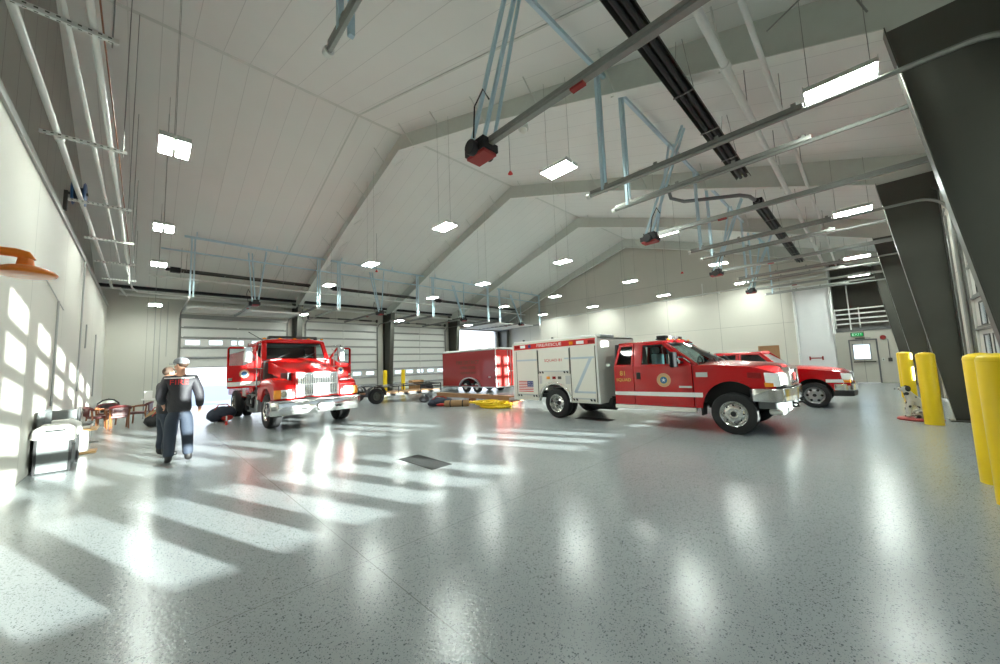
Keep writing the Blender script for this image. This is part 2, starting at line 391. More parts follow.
# window behind the exit door looks onto the daylight outside: open the back wall there
s = thing('exit_sign', 'lit green exit sign above the grey exit door', 'sign', (25.86, .26, 2.45))
MB().box(-.03, .03, -.24, .24, -.1, .1).build('sign_case', 'galv_dark', s, bevel=.006)
MB().box(-.035, -.031, -.21, .21, -.08, .08).build('sign_face', 'exit_green', s)
text('lettering', 'EXIT', .17, basis((-.037, 0, 0), (0, -1, 0), (0, 0, 1)), 'white_clean', s, .001, 1.1)
b = thing('fire_alarm', 'round red fire alarm on the wall right of the exit sign', 'alarm', (25.9, -.63, 2.24))
MB().lathe([(.0, -.09), (.09, -.09), (.11, -.04), (.11, 0)], (0, 0, 0), (1, 0, 0), 20).build('alarm_bell', 'red_dull', b, smooth=True)
MB().box(-.02, 0, -.06, .06, -.06, .06).build('alarm_back', 'galv_dark', b)
sw = thing('wall_switch', 'small switch box on the wall beside the exit door', 'switch', (25.9, -.55, 1.15))
MB().box(-.03, 0, -.05, .05, -.08, .08).build('switch_plate', 'steel_white', sw, bevel=.005); MB().box(-.045, -.03, -.015, .015, -.03, .03).build('toggle', 'galv_dark', sw)
sw = thing('outlet_box', 'dark outlet box on the wall below the round alarm', 'outlet', (25.9, -.78, 1.14))
MB().box(-.06, 0, -.07, .07, -.09, .09).build('outlet_plate', 'galv_dark', sw, bevel=.005); MB().cyl((0, 0, .09), (0, 0, 1.0), .015).build('conduit', 'steel_grey', sw)
h = thing('wall_hatch', 'brown framed hatch in the gable wall above the far red pickup', 'hatch', (25.0, 3.84, 1.7))
MB().plate([(-.48, -.4), (.48, -.4), (.48, .4), (-.48, .4)], [[(-.43, -.35), (.43, -.35), (.43, .35), (-.43, .35)]], P_YZ, -.05, .0).build('hatch_frame', 'wood_deck', h)
MB().box(-.02, -.005, -.43, .43, -.35, .35).build('hatch_panel', 'wood_deck', h)
h = thing('wall_bracket', 'small red bracket on the white pier above the far red pickup', 'bracket', (24.93, 1.85, 1.32))
m = MB(); m.box(-.12, -.08, -.28, .28, -.02, .03); m.box(-.12, 0, -.28, -.22, -.1, .1); m.box(-.12, 0, .22, .28, -.1, .1); m.build('bracket_bar', 'red_dull', h, bevel=.005)
# ---------------------------------------------------------------- steel portal frames
COLTOP = 5.65
def column_bits(parent, X, mir):
    f = (lambda y: 23.3 - y) if mir else (lambda y: y)
    yo, yi, yk, fw_ = (-1.8, -1.0, -.5, .3) if mir else (-1.45, -1.24, -.53, .2)
    w = MB((-X, 0, 0)); w.prism([(f(yo), 0), (f(yi), 0), (f(yk), COLTOP), (f(yo), COLTOP)], P_YZ, X - .006, X + .006)
    w.box(X - .17, X + .17, min(f(yo - .05), f(yi + .09)), max(f(yo - .05), f(yi + .09)), 0, .025)
    o = w.build('column_web', 'steel_dark', parent)
    m = MB((-X, 0, 0)); m.bar((X, f(yi + .005), .02), (X, f(yk + .005), COLTOP + .02), fw_, .014, up=(0, f(1) - f(0), 0)); m.build('inner_flange', 'steel_dark', parent, bevel=.003)
    m = MB((-X, 0, 0)); m.box(X - .13, X + .13, min(f(yo - .015), f(yo)), max(f(yo - .015), f(yo)), 0, roof_z(f(yo)) - .02); m.build('outer_flange', 'steel_dark', parent)
def rafter_bits(parent, X, mir):
    f = (lambda y: 23.3 - y) if mir else (lambda y: y)
    low = [(-.53, COLTOP), (6.87, 8.33), (YR, 9.79)]
    w = MB((-X, 0, 0)); w.prism([(f(-1.45), COLTOP)] + [(f(a), b) for a, b in low] + [(f(YR), ZR - .01), (f(-1.45), roof_z(-1.45) - .01)], P_YZ, X - .006, X + .006)
    w.build('rafter_web', 'web_unlit', parent)
    m = MB((-X, 0, 0))
    for (a, b), (c2, d2) in zip(low, low[1:]): m.bar((X, f(a), b), (X, f(c2), d2), .2, .016)
    m.build('rafter_flange', 'flange_lit', parent, bevel=.003)
    for k in range(6):
        y = 1.2 + k * 1.9; zl = 5.65 + (y + .53) * .362 if y < 6.87 else 8.33 + (y - 6.87) * .305
        m = MB((-X, 0, 0))
        for s in (-1, 1): m.tube([(X + s * .08, f(y), zl + .03), (X + s * .62, f(y), roof_z(y) - .01)], .016, 6)
        m.box(X - .008, X + .008, min(f(y), f(y) + .1), max(f(y), f(y) + .1), zl, zl + .1)
        m.build('flange_brace', 'steel_white', parent)
FR = [(6.62, 'nearest tapered steel frame, its dark column beside the yellow posts'), (12.7, 'second tapered steel frame, its dark column behind the spotted dog statue'),
      (18.7, 'third tapered steel frame, standing behind the enclosed red trailer'), (24.7, 'farthest tapered steel frame, standing against the beige gable wall')]
for X, lab in FR:
    fr = thing('steel_frame', lab, None, (X, 0, 0), kind='structure')
    for mir in (False, True): column_bits(fr, X, mir); rafter_bits(fr, X, mir)
# ridge seam and one liner batten
struct(MB().bar((-1.7, YR, ZR - .01), (25, YR, ZR - .01), .12, .02).build('trim_ridge', 'steel_white'))
t = MB(); t.bar((5.0, 0.2, roof_z(.2) - .01), (5.0, YR, ZR - .01), .05, .025); t.bar((5.0, YR, ZR - .01), (5.0, 23, roof_z(23) - .01), .05, .025)
struct(t.build('trim_batten', 'steel_white'), 'thin batten across the white ceiling')
# black strip stands for the shaded gap over the far wall
struct(MB().box(-1.7, 24.9, 24.7, 25.0, 5.98, 6.1).build('eave_shade_strip', 'black'), 'black strip standing for the shaded gap under the far eave')
# ---------------------------------------------------------------- overhead doors
def track_pts(x, yw, sgn, zt, yend):
    r = .45; pts = [(x, yw, .1), (x, yw, zt - r)]
    for i in range(1, 8):
        a = PI / 2 * i / 8; pts.append((x, yw + sgn * (r - r * math.cos(a)), zt - r + r * math.sin(a)))
    pts += [(x, yw + sgn * r, zt), (x, yend, zt)]
    return pts
def tracks(parent, ox, a, b, yw, sgn, yend):
    for x, side in ((a - .06, -1), (b + .06, 1)):
        m = MB((-ox, 0, 0)); m.tube(track_pts(x, yw + sgn * .07, sgn, 4.9, yend), .032, 6)
        m.bar((x, yw + sgn * 1.9, 4.965), (x, yend, 4.965), .04, .06)
        m.box(x - .05, x + .05, min(yw, yw + sgn * .03), max(yw, yw + sgn * .03), 0, 4.7)
        for k in range(4): yy = yw + sgn * (2.0 + k * .95); m.box(x - .01, x + .01, yy - .03, yy + .03, 4.9, 5.04)
        m.build('track', 'galv', parent, smooth=True)
        m = MB((-ox, 0, 0)); m.cyl((x, yend, 4.9), (x, yend + sgn * .07, 4.9), .05); m.build('track_stop', 'pipe_white', parent)
    m = MB((-ox, 0, 0)); m.cyl((a, yw + sgn * .18, 5.12), (b, yw + sgn * .18, 5.12), .02)
    for x in (a + .9, (a + b) / 2, b - .9): m.cyl((x - .45, yw + sgn * .18, 5.12), (x + .45, yw + sgn * .18, 5.12), .055, n=12)
    for x in (a + .05, b - .05): m.cyl((x - .03, yw + sgn * .18, 5.12), (x + .03, yw + sgn * .18, 5.12), .12, n=18)
    m.build('torsion_spring', 'galv_dark', parent, smooth=True)
GL0 = [1.39, 7.9 - .72 + .35, 13.62, 19.75]
def glazed_door(i, a, b):
    ox = (a + b) / 2; yw = -1.66
    dr = struct(thing('door_%d' % (i + 1), 'closed white overhead door with rows of small windows, bay %s' % ['beside the left wall', 'behind the two close yellow posts', 'past the second dark column', 'next to the exit door'][i], None, (ox, 0, 0)))
    n = 7; x0 = GL0[i]; xs = []
    while x0 + .42 < b - .04: xs.append(x0); x0 += .72
    for r in range(8):
        zb = .08 + r * .632 if r else .02; zt = .08 + (r + 1) * .632; zt = min(zt, HD)
        if zt - zb < .2: continue
        wb, wt = .08 + r * .632 + .03, .08 + r * .632 + .415
        wb, wt = .765 + (r - 1) * .635, .765 + (r - 1) * .635 + .41
        m = MB((-ox, 0, 0))
        if r == 0 or wt > HD - .1: m.box(a, b, yw - .02, yw + .03, zb, zt - .006)
        else: m.plate([(a, zb), (b, zb), (b, zt - .006), (a, zt - .006)], [[(x, wb), (x + .43, wb), (x + .43, wt), (x, wt)] for x in xs], P_XZ, yw - .02, yw + .03)
        m.mi = 1; m.box(a, b, yw + .03, yw + .07, zt - .05, zt - .01); m.box(a, b, yw + .03, yw + .05, zb + .005, zb + .035)
        m.mi = 0
        for x in (a + .02, b - .1): m.box(x, x + .08, yw + .03, yw + .06, zb, zt - .01)
        sec = m.build('door_section', ['door_white', 'door_rail'], dr)
        if r and wt <= HD - .1:
            g = MB((-ox, 0, 0)); f = MB((-ox, 0, 0))
            for x in xs:
                g.box(x, x + .43, yw, yw + .006, wb, wt)
                f.plate([(x - .03, wb - .03), (x + .46, wb - .03), (x + .46, wt + .03), (x - .03, wt + .03)], [[(x, wb), (x + .43, wb), (x + .43, wt), (x, wt)]], P_XZ, yw + .03, yw + .045)
            g.build('panes', 'glass_clear', sec); f.build('pane_frames', 'galv_dark', sec)
    m = MB((-ox, 0, 0)); m.box(a - .04, b + .04, -1.62, -1.58, 4.82, 4.9); m.build('door_header', 'galv', dr)
    tracks(dr, ox, a, b, -1.6, 1, 3.6)
for i, (a, b) in enumerate(DOORS): glazed_door(i, a, b)
def solid_door(i, a, b, lift, lab):
    ox = (a + b) / 2; yw = 25.22
    dr = struct(thing('door_%d' % (i + 5), lab, None, (ox, 0, 0))); n = 9; h = HD / n
    nx = 5; wx = (b - a) / nx
    for r in range(n):
        zb = r * h + lift; zt = zb + h - .006; win = (r == 2)
        m = MB((-ox, 0, 0)); hol = []
        if win: hol = [[(a + wx * (k + .5) - .3, .14), (a + wx * (k + .5) + .3, .14), (a + wx * (k + .5) + .3, .40), (a + wx * (k + .5) - .3, .40)] for k in range(nx)]
        if zb < HD - .3:
            F = lambda u, v, w, zb=zb: (u, yw + w, zb + v)
            m.plate([(a, 0), (b, 0), (b, h - .006), (a, h - .006)], hol, F, -.0, .05)
            sec_y = lambda s, v: (yw - s, zb + v)
            m.mi = 1; m.box(a, b, yw - .06, yw, zt - .06, zt); m.box(a, b, yw - .025, yw, zb + .01, zb + .04)
            m.mi = 0
            for x in (a + .02, b - .1, (a + b) / 2 - .04): m.box(x, x + .08, yw - .03, yw, zb, zt)
            sec = m.build('door_section', ['door_white', 'door_rail'], dr)
            if hol:
                g = MB((-ox, 0, 0))
                for q in hol: g.box(q[0][0], q[1][0], yw + .02, yw + .026, zb + q[0][1], zb + q[2][1])
                g.build('panes', 'glass_clear', sec)
        else:
            k = (zb - (HD - .3)); y1 = 24.75 - k; y0 = y1 - h + .006
            if y0 < 20.2: continue
            m.box(a, b, y0, y1, 4.93, 4.98); m.box(a, b, y0, y0 + .04, 4.89, 4.93)
            for x in (a + .02, b - .1, (a + b) / 2 - .04): m.box(x, x + .08, y0, y1, 4.9, 4.93)
            m.build('door_section', 'door_white', dr)
    m = MB((-ox, 0, 0)); m.box(a - .05, b + .05, 25.14, 25.2, HD - (.2 if 0 < lift < 3 else .06), HD + .02); m.build('door_header', 'galv', dr)
    tracks(dr, ox, a, b, 25.2, -1, 19.7)
solid_door(0, *DOORS[0], 2.05, 'white sectional overhead door half raised beside the fire engine')
solid_door(1, *DOORS[1], 0.0, 'closed white sectional overhead door behind the fire engine')
solid_door(2, *DOORS[2], 0.0, 'closed white sectional overhead door behind the enclosed trailer')
solid_door(3, *DOORS[3], 4.6, 'fully raised white overhead door showing daylight beyond the trailer')
# ------------------------------------------------------------------ hanging lights
def make_light():
    t = thing('pendant_light', '', 'light')
    m = MB(); 
    for s in (-1, 1):
        m.prism([(s * .02, .03), (s * .06, .09), (s * .17, .09), (s * .225, .0), (s * .22, -.005), (s * .165, .075), (s * .065, .075), (s * .025, .02)], lambda u, v, w: (u, w, v), -.36, .36)
        for e in (-.36, .35): m.box(min(s * .02, s * .22), max(s * .02, s * .22), e, e + .01, .0, .09)
    m.box(-.04, .04, -.2, .2, .07, .13)
    m.build('housing', 'steel_white', t)
    for s in (-1, 1):
        MB().box(s * .12 - .085, s * .12 + .085, -.34, .34, -.004, .012).build('lamp_panel', 'lamp_face', t)
    return t
proto = make_light(); first = [True]
XC = [.25, 6.47, 12.65, 18.95, 23.55]
XN = ['the left wall line', 'the second line', 'the middle line', 'the fourth line', 'the gable wall line']
ROWS = [(-.07, 5.12, 'beside the dark right columns'), (4.48, 5.9, 'second from the right columns'), (8.8, 5.9, 'just before the ridge'), (13.95, 5.9, 'just past the ridge'), (18.65, 5.9, 'second from the far doors'), (22.9, 4.95, 'lowest, by the far doors')]
for i, X in enumerate(XC):
    for j, (y, z, rn) in enumerate(ROWS):
        if i == 0 and j in (0, 1): continue
        zz = 5.62 if (i == 4 and 0 < j < 5) else z
        o = proto if first[0] else dup(proto); first[0] = False
        o.location = (X, y, zz); o['group'] = 'twin panel lights hung in rows from the ceiling'
        o['label'] = 'lit twin panel light of %s, %s' % (XN[i], rn)
        # its two hanging wires belong to it
        top = roof_z(y) - zz
        for e in (-.3, .3): MB().cyl((0, e, .1), (0, e, top + (SL * (1 if y > YR else -1)) * -e), .004, n=5).build('hanging_wire', 'galv', o)
# ------------------------------------------------------------------ door openers
def opener(x, far, lab, red=True):
    f = (lambda y: 23.3 - y) if far else (lambda y: y)
    s = -1 if far else 1
    t = thing('ceiling_door_opener', lab, 'door opener', (x, f(3.75), 4.78), group='trolley door openers with light blue struts')
    g = lambda y: s * (y - 3.75)                              # local y
    m = MB(); m.box(-.045, .045, min(g(-1.4), g(3.6)), max(g(-1.4), g(3.6)), .06, .1); m.box(-.05, -.03, min(g(-1.4), g(3.6)), max(g(-1.4), g(3.6)), .1, .16); m.box(.03, .05, min(g(-1.4), g(3.6)), max(g(-1.4), g(3.6)), .1, .16)
    m.build('rail', 'galv', t, bevel=.004)
    m = MB(); m.box(-.04, .04, g(2.1) - .09, g(2.1) + .09, .03, .06); m.build('trolley', 'red_dull', t)
    m = MB(); y0, y1 = sorted((g(3.6), g(4.03)))
    m.box(-.15, .15, y0, y1, -.02, .1); m.box(-.11, .04, y0 + .05, y1 - .08, .1, .2); m.cyl((-.24, (y0 + y1) / 2, .03), (-.14, (y0 + y1) / 2, .03), .11, n=16)
    m.cyl((.08, y0 + .05, .16), (.08, y1 - .05, .16), .06); m.cyl((.14, (y0 + y1) / 2, .04), (.2, (y0 + y1) / 2, .04), .08, n=14)
    m.build('motor', 'black', t, bevel=.008)
    m = MB(); m.box(-.13, .13, y0 + .02, y1 - .02, -.07, -.02); m.build('cover', 'red_dull', t, bevel=.012)
    zs = 7.45 - 4.78
    m = MB(); 
    for a, b in (((-.13, g(3.9), .1), (-.13, g(2.75), zs)), ((.0, g(3.8), .1), (.02, g(2.75), zs)), ((.13, g(3.7), .1), (.5, g(3.3), zs + .05))): m.bar(a, b, .05)
    m.build('hanger_strut', 'strut_blue', t, bevel=.004)
    m = MB(); m.tube([(-.25, g(3.7), .1), (-.3, g(3.6), .5), (-.22, g(3.5), .75), (-.15, g(3.45), .6)], .012, 6); m.build('cable', 'black', t)
    return t
OX = [3.52, 9.6, 15.75, 21.75]
for i, x in enumerate(OX):
    opener(x, False, ['red and black door opener nearest the camera, on the longest rail', 'red and black door opener above the squad truck bonnet', 'door opener third from the left, above the far pickup', 'small dark door opener nearest the exit door'][i])
    opener(x, True, ['door opener above the half raised door by the fire engine', 'door opener above the closed door right of the fire engine', 'door opener above the closed door left of the enclosed trailer', 'door opener beside the raised door with daylight'][i])
# ------------------------------------------------------------------ strut framework carrying tracks and openers
def strut_frame(yy, far, lab):
    t = thing('ceiling_strut_rail', lab, 'strut rail', (11.5, yy, 7.5), group='light blue strut rails under the ceiling')
    o = MB((-11.5, -yy, -7.5))
    o.bar((1.0, yy, 7.5), (24.6, yy, 7.5), .07, .085); o.build('strut_channel', 'strut_blue', t)
    k = 0
    for a, b in DOORS:
        for x in (a - .06, b + .06):
            for dx in (0, .11):
                m = MB((-11.5, -yy, -7.5))
                m.bar((x + dx, yy, 4.92), (x + dx, yy, 7.47), .055); m.build('drop_strut', 'strut_blue', t); k += 1
    for x in (1.4, 4.4, 7.5, 10.5, 13.6, 16.8, 20, 23.5):
        m = MB((-11.5, -yy, -7.5)); m.bar((x, yy, 7.5), (x, yy, roof_z(yy)), .035); m.build('short_hanger', 'strut_blue', t)
    return t
strut_frame(3.32, False, 'long light blue strut rail over the open floor, holding door tracks')
tf = strut_frame(19.7, True, 'long light blue strut rail over the fire engine, holding door tracks')
t = tag(MB().bar((.3, 19.75, 6.86), (24.6, 19.75, 6.86), .05, .06).build('ceiling_strut_rail', 'strut_blue'), 'lower light blue strut rail just under the far strut rail', 'strut rail', 'light blue strut rails under the ceiling')
# ------------------------------------------------------------------ radiant heaters
def heater(x0, x1, y, z, lab):
    t = thing('ceiling_heater', lab, 'heater', (x0, y, z), group='dark radiant tube heaters under the roof')
    L = x1 - x0; s = .16
    m = MB(); prof = [(-s, -.02), (-s * .72, .09), (s * .72, .09), (s, -.02), (s * .94, -.03), (s * .66, .075), (-s * .66, .075), (-s * .94, -.03)]
    m.prism(prof, lambda u, v, w: (w, u, v), 0, L); m.build('reflector', 'galv_dark', t)
    m = MB(); 
    for u in (-.055, .055): m.cyl((.05, u, .0), (L - .05, u, .0), .042, n=10)
    m.build('heat_tube', 'black', t, smooth=True)
    m = MB()
    for k in range(int(L / 1.5) + 1):
        xx = .1 + k * 1.5
        if xx < L: m.box(xx - .012, xx + .012, -s - .01, s + .01, -.05, -.03)
    m.build('clamp_bar', 'galv', t)
    m = MB(); m.box(-.35, 0, -.12, .12, -.08, .14); m.cyl((-.5, 0, .03), (-.35, 0, .03), .07); m.build('burner_box', 'black', t, bevel=.01)
    m = MB()
    for k in range(int(L / 3) + 1):
        xx = .2 + k * 2.9
        if xx < L:
            for u in (-s, s): m.cyl((xx, u, 0), (xx, u * .3, roof_z(y) - z), .006, n=5)
    m.build('hanging_chain', 'galv', t)
    return t
heater(3.4, 10.9, 1.82, 6.2, 'long dark tube heater crossing the top of the view')
heater(13.4, 23.4, 1.9, 6.2, 'second dark tube heater, ending by the far gable wall')
heater(1.0, 6.4, 21.4, 6.35, 'thin dark tube heater above the half raised door')
heater(8.0, 13.2, 21.4, 6.35, 'thin dark tube heater above the closed doors right of the engine')
heater(15.2, 23.0, 21.4, 6.35, 'thin dark tube heater above the enclosed trailer')
# duct flue from heater
t = thing('ceiling_flue', 'grey flue elbow hanging between the two dark tube heaters', 'flue', (12.3, 2.1, 6.35))
MB().tube([(.6, -.15, -.1), (.2, -.1, -.1), (0, .1, -.05), (0, 1.6, .3), (0, 2.0, .55), (0, 2.1, 1.05)], .055, 10).build('flue_pipe', 'steel_grey', t, smooth=True)
MB().cyl((0, 2.1, .98), (0, 2.1, 1.02), .1).build('flue_collar', 'galv', t)
# ------------------------------------------------------------------ pipes
def pipe(lab, pts, r, mat='pipe_white', couplings=(), hang=(), cat='pipe', nm='ceiling_pipe'):
    p0 = Vector(pts[0]); t = thing(nm, lab, cat, p0); o = tuple(-p0)
    MB(o).tube(pts, r, 12).build('pipe_run', mat, t, smooth=True)
    for c, d in couplings: MB(o).cyl(Vector(c) - Vector(d) * .06, Vector(c) + Vector(d) * .06, r * 1.35).build('coupling', mat, t, smooth=True)
    if hang:
        for h in hang: MB(o).cyl(h, (h[0], h[1], roof_z(h[1])), .008, n=5).build('hanger_rod', 'galv', t)
    return t
pipe('thick white sprinkler pipe running under the right roof slope', [(2.5, 1.09, 5.9), (24.6, 1.09, 5.9)], .055, couplings=[((x, 1.09, 5.9), (1, 0, 0)) for x in (6, 12.1, 18.2)], hang=[(x, 1.09, 5.9) for x in (4.2, 7.5, 10.5, 14, 17, 20, 23)])
pipe('thinner white pipe beside the thick sprinkler pipe on the right', [(2.5, .68, 5.9), (24.6, .68, 5.9)], .036, hang=[(x, .68, 5.9) for x in (4.5, 8.2, 11, 14.5, 17.5, 20.5)])
pipe('white pipe along the top of the far eave wall', [(-1.0, 24.75, 5.66), (24.3, 24.75, 5.66)], .07, couplings=[((x, 24.75, 5.66), (1, 0, 0)) for x in (3, 6.4, 11, 15)])
pipe('slim pale pipe hung above the half raised door', [(0.0, 21.0, 5.93), (24.0, 21.0, 5.93)], .045, hang=[(x, 21.0, 5.93) for x in (1, 5, 9, 13, 17, 21)])
pipe('thickest white pipe along the left wall top, nearest the wall', [(-1.13, 1.0, 5.55), (-1.13, 22.6, 5.55), (-1.13, 22.9, 5.6), (-.9, 23.0, 5.62), (-.75, 24.9, 5.62)], .043, couplings=[((-1.13, y, 5.55), (0, 1, 0)) for y in (8.9, 14.9)])
pipe('middle white pipe of the three along the left wall', [(-.75, 1.0, 5.55), (-.75, 17.6, 5.55)], .026, couplings=[((-.75, 11.4, 5.55), (0, 1, 0))])
pipe('inner white pipe of the three along the left wall', [(-.55, 1.0, 5.55), (-.55, 19.2, 5.55), (-.55, 19.4, 5.2)], .035, couplings=[((-.55, 8.8, 5.55), (0, 1, 0))])
pipe('thin brass coloured line beside the inner left pipe', [(-.47, 1.0, 5.58), (-.48, 6, 5.6), (-.465, 9, 5.57), (-.475, 14, 5.6), (-.47, 18, 5.58)], .009, 'wood')
pipe('white pipe dropping from the left ceiling pipes to the far corner', [(-.95, 17.4, 5.48), (-.6, 17.5, 5.45), (-.5, 21.5, 5.42), (-.35, 22.2, 5.4), (.3, 22.4, 5.4), (3.0, 22.5, 5.4)], .03)
for k, y in enumerate((5.75, 8.65, 11.67, 14.6, 17.4, 20.3)):
    t = thing('ceiling_pipe_hanger', ['perforated strut under the left pipes nearest the camera', 'second perforated strut under the left pipes', 'perforated strut under the left pipes, beside the blue reel', 'fourth perforated strut under the left pipes', 'fifth perforated strut under the left pipes', 'perforated strut under the left pipes nearest the far corner'][k], 'pipe hanger', (-.9, y, 5.47), group='perforated struts under the left pipes')
    m = MB(); m.box(-.4, .55, -.02, .02, -.02, .0); m.box(-.4, .55, -.02, -.016, 0, .035); m.box(-.4, .55, .016, .02, 0, .035)
    for q in range(12): m.mi = 1; m.box(-.36 + q * .075, -.33 + q * .075, -.0205, -.019, .008, .026); m.box(-.36 + q * .075, -.33 + q * .075, -.008, .008, -.0205, -.0195)
    m.build('strut', ['pipe_white', 'galv_dark'], t)
    m = MB(); m.cyl((.5, 0, -.08), (.5, 0, roof_z(y) - 5.47), .008, n=5); m.build('threaded_rod', 'galv', t)
pipe('white pipe across the beige gable wall above the trucks', [(24.9, 1.2, 5.62), (24.9, 2.5, 5.58), (24.9, 20.2, 5.36)], .045, couplings=[((24.9, y, 5.45), (0, 1, 0)) for y in (6, 12, 17)], cat='pipe', nm='wall_pipe')
for y, z0, z1, lab in ((2.52, .3, 5.6, 'white vertical pipe on the gable wall beside the white pier'), (6.9, 5.4, 6.2, 'short white riser on the gable wall above the squad truck cab'), (20.1, 4.4, 6.1, 'white riser in the far corner of the gable wall')):
    pipe(lab, [(24.88, y, z0), (24.88, y, z1)], .05 if z0 < 1 else .03, nm='wall_pipe')
pipe('white bent pipe over the mezzanine edge', [(24.7, 3.6, 5.3), (24.7, 2.2, 5.2), (24.7, 1.9, 5.05), (24.7, -.6, 5.1)], .035)
pipe('white vertical pipe at the mezzanine corner', [(24.8, 1.05, 2.5), (24.8, 1.05, 6.3)], .05, nm='wall_pipe')
pipe('slim conduit at the mezzanine railing', [(25.7, .45, 2.7), (25.7, .45, 5.0)], .025, nm='wall_pipe')
# conduits on the left wall and the far wall
for y, z0, z1, lab in ((15.8, 1.3, 5.1, 'thin conduit rising the left wall above the armchair'), (17.15, 2.6, 3.35, 'short pull rod on the left wall near the far corner'), (20.3, 1.0, 3.3, 'thin rod on the left wall beside the far corner'), (11.9, 1.1, 3.3, 'thin conduit on the left wall among the sun patches')):
    pipe(lab, [(-1.35, y, z0), (-1.35, y, z1)], .018, 'pipe_grey', nm='wall_conduit', cat='conduit')
pipe('sloping thin cable on the left wall above the sun patches', [(-1.35, 9.9, 3.55), (-1.35, 12.2, 3.25), (-1.35, 12.6, 3.2)], .01, 'pipe_grey', nm='wall_cable', cat='cable')
for x, z0, lab in ((.3, 1.0, 'left thin conduit on the far wall'), (.5, 1.0, 'middle thin conduit on the far wall'), (.76, 2.66, 'short hanging cord with a handle on the far wall')):
    pipe(lab, [(x, 25.16, z0), (x, 25.16, 5.5)], .014, 'pipe_grey', nm='wall_conduit', cat='conduit')
# ------------------------------------------------------------------ hanging detectors, dome camera, hose reel
for (x, y, z, lab) in ((7.46, 6.86, 7.2, 'small red bell hanging on a wire over the open floor'), (8.3, 17.2, 6.6, 'small red bell hanging on a wire over the fire engine'), (19.3, 6.2, 5.9, 'small red bell hanging before the gable wall')):
    t = thing('pendant_bell', lab, 'bell', (x, y, z), group='small red hanging bells')
    MB().lathe([(.0, .06), (.03, .055), (.06, .0), (.075, -.03), (.06, -.035), (.0, -.02)], (0, 0, 0), (0, 0, 1), 16).build('bell', 'red_bright', t, smooth=True)
    MB().cyl((0, 0, .05), (0, 0, roof_z(y) - z), .007, n=5).build('hanging_wire', 'galv_dark', t)
t = thing('ceiling_camera', 'white dome camera hanging under the roof beside the nearest opener', 'camera', (7.4, 6.23, 8.2))
MB().lathe([(.0, .2), (.13, .18), (.15, .02), (.14, .0), (0, 0)], (0, 0, 0), (0, 0, 1), 20).build('camera_housing', 'steel_white', t, smooth=True)
MB().ball((0, 0, 0), .105, (1, 1, 1.2)).build('dome', 'globe', t, smooth=True); MB().cyl((0, 0, .2), (0, 0, .45), .02).build('stem', 'galv', t)
t = thing('wall_hose_reel', 'blue hose reel mounted at the top of the left wall', 'hose reel', (-1.3, 12.0, 5.52))
m = MB(); m.box(-.1, -.04, -.04, .04, -.2, .25); m.bar((-.07, 0, .2), (.25, 0, .25), .05); m.build('reel_bracket', 'galv_dark', t)
m = MB()
for x in (.02, .2): m.lathe([(.05, -.02), (.24, -.018), (.27, 0), (.24, .018), (.05, .02)], (x, .05, .25), (1, 0, 0), 20)
m.build('reel_flange', 'reel_blue', t, smooth=True); MB().cyl((.02, .05, .25), (.2, .05, .25), .14).build('hose_coil', 'bag_blue', t)
# emergency shower
t = thing('hanging_shower', 'orange emergency shower head on an orange arm at the left edge', 'shower', (-.385, 2.52, 2.06))
MB().lathe([(.0, .0), (.06, -.004), (.09, .003), (.094, .012), (.085, .024), (.055, .038), (.026, .046), (.022, .075), (.0, .075)], (0, 0, 0), (0, 0, 1), 36).build('shower_head', 'orange', t, smooth=True)
MB().tube([(0, 0, .05), (.008, 0, .075), (.0, 0, .09), (-.03, 0, .098), (-.09, 0, .098)], [.022, .021, .02, .019, .018], 14).build('elbow', 'orange', t, smooth=True)
MB().tube([(-.09, 0, .098), (-.985, 0, .098)], .016, 12).build('supply_arm', 'orange', t, smooth=True)
MB().cyl((-.993, 0, .098), (-.96, 0, .098), .05).build('wall_flange', 'orange', t, smooth=True)
# overhead wires near right frames etc. and power cable of nearest opener
t = tag(MB().tube([(6.3, .6, 6.3), (6.3, .2, 6.5), (6.35, -.25, 6.35), (6.4, -.4, 5.9)], .012, 6).build('ceiling_cable', 'galv'), 'looped grey cable hanging at the nearest frame knee', 'cable')
# ------------------------------------------------------------------ bollards, drains
def make_bollard():
    t = thing('bollard', '', 'bollard')
    MB().lathe([(.142, 1.44), (.1435, 1.445), (.1435, 1.455), (.142, 1.46)], (0, 0, 0), (0, 0, 1), 28).build('cap_seam', 'yellow', t, smooth=True)
    MB().lathe([(.0, 0), (.142, 0), (.142, 1.46), (.132, 1.49), (.09, 1.515), (0, 1.53)], (0, 0, 0), (0, 0, 1), 28).build('post', 'yellow', t, smooth=True)
    return t
pb = make_bollard(); used = False
for x, y, lab in ((7.15, -.95, 'near yellow post at the right edge, behind the closest one'), (6.25, -.93, 'closest yellow post, cut by the right edge of the view'), (11.95, -.87, 'yellow post standing right in front of the spotted dog statue'), (16.6, -.82, 'wider yellow post of the far pair, in front'), (18.3, -.84, 'narrower yellow post of the far pair, behind'),
                  (12.0, 23.7, 'small yellow post left of the far dark column'), (13.4, 23.7, 'small yellow post right of the far dark column')):
    o = pb if not used else dup(pb); used = True
    o.location = (x, y, 0); o['label'] = lab; o['group'] = 'yellow guard posts beside the columns'
def drain(x, y, lab):
    t = thing('floor_drain', lab, 'drain', (x, y, 0.0), group='dark trench drain grates')
    m = MB(); m.plate([(-.2, -.52), (.2, -.52), (.2, .52), (-.2, .52)], [[(-.18, -.5), (.18, -.5), (.18, .5), (-.18, .5)]], lambda u, v, w: (u, v, w), .0005, .006); m.build('drain_frame', 'drain_iron', t)
    m = MB()
    for k in range(24): m.box(-.18, .18, -.495 + k * .0415, -.465 + k * .0415, .0005, .004)
    m.build('grate', 'drain_iron', t)
    MB().box(-.18, .18, -.5, .5, .0003, .0012).build('drain_bottom', 'black', t)
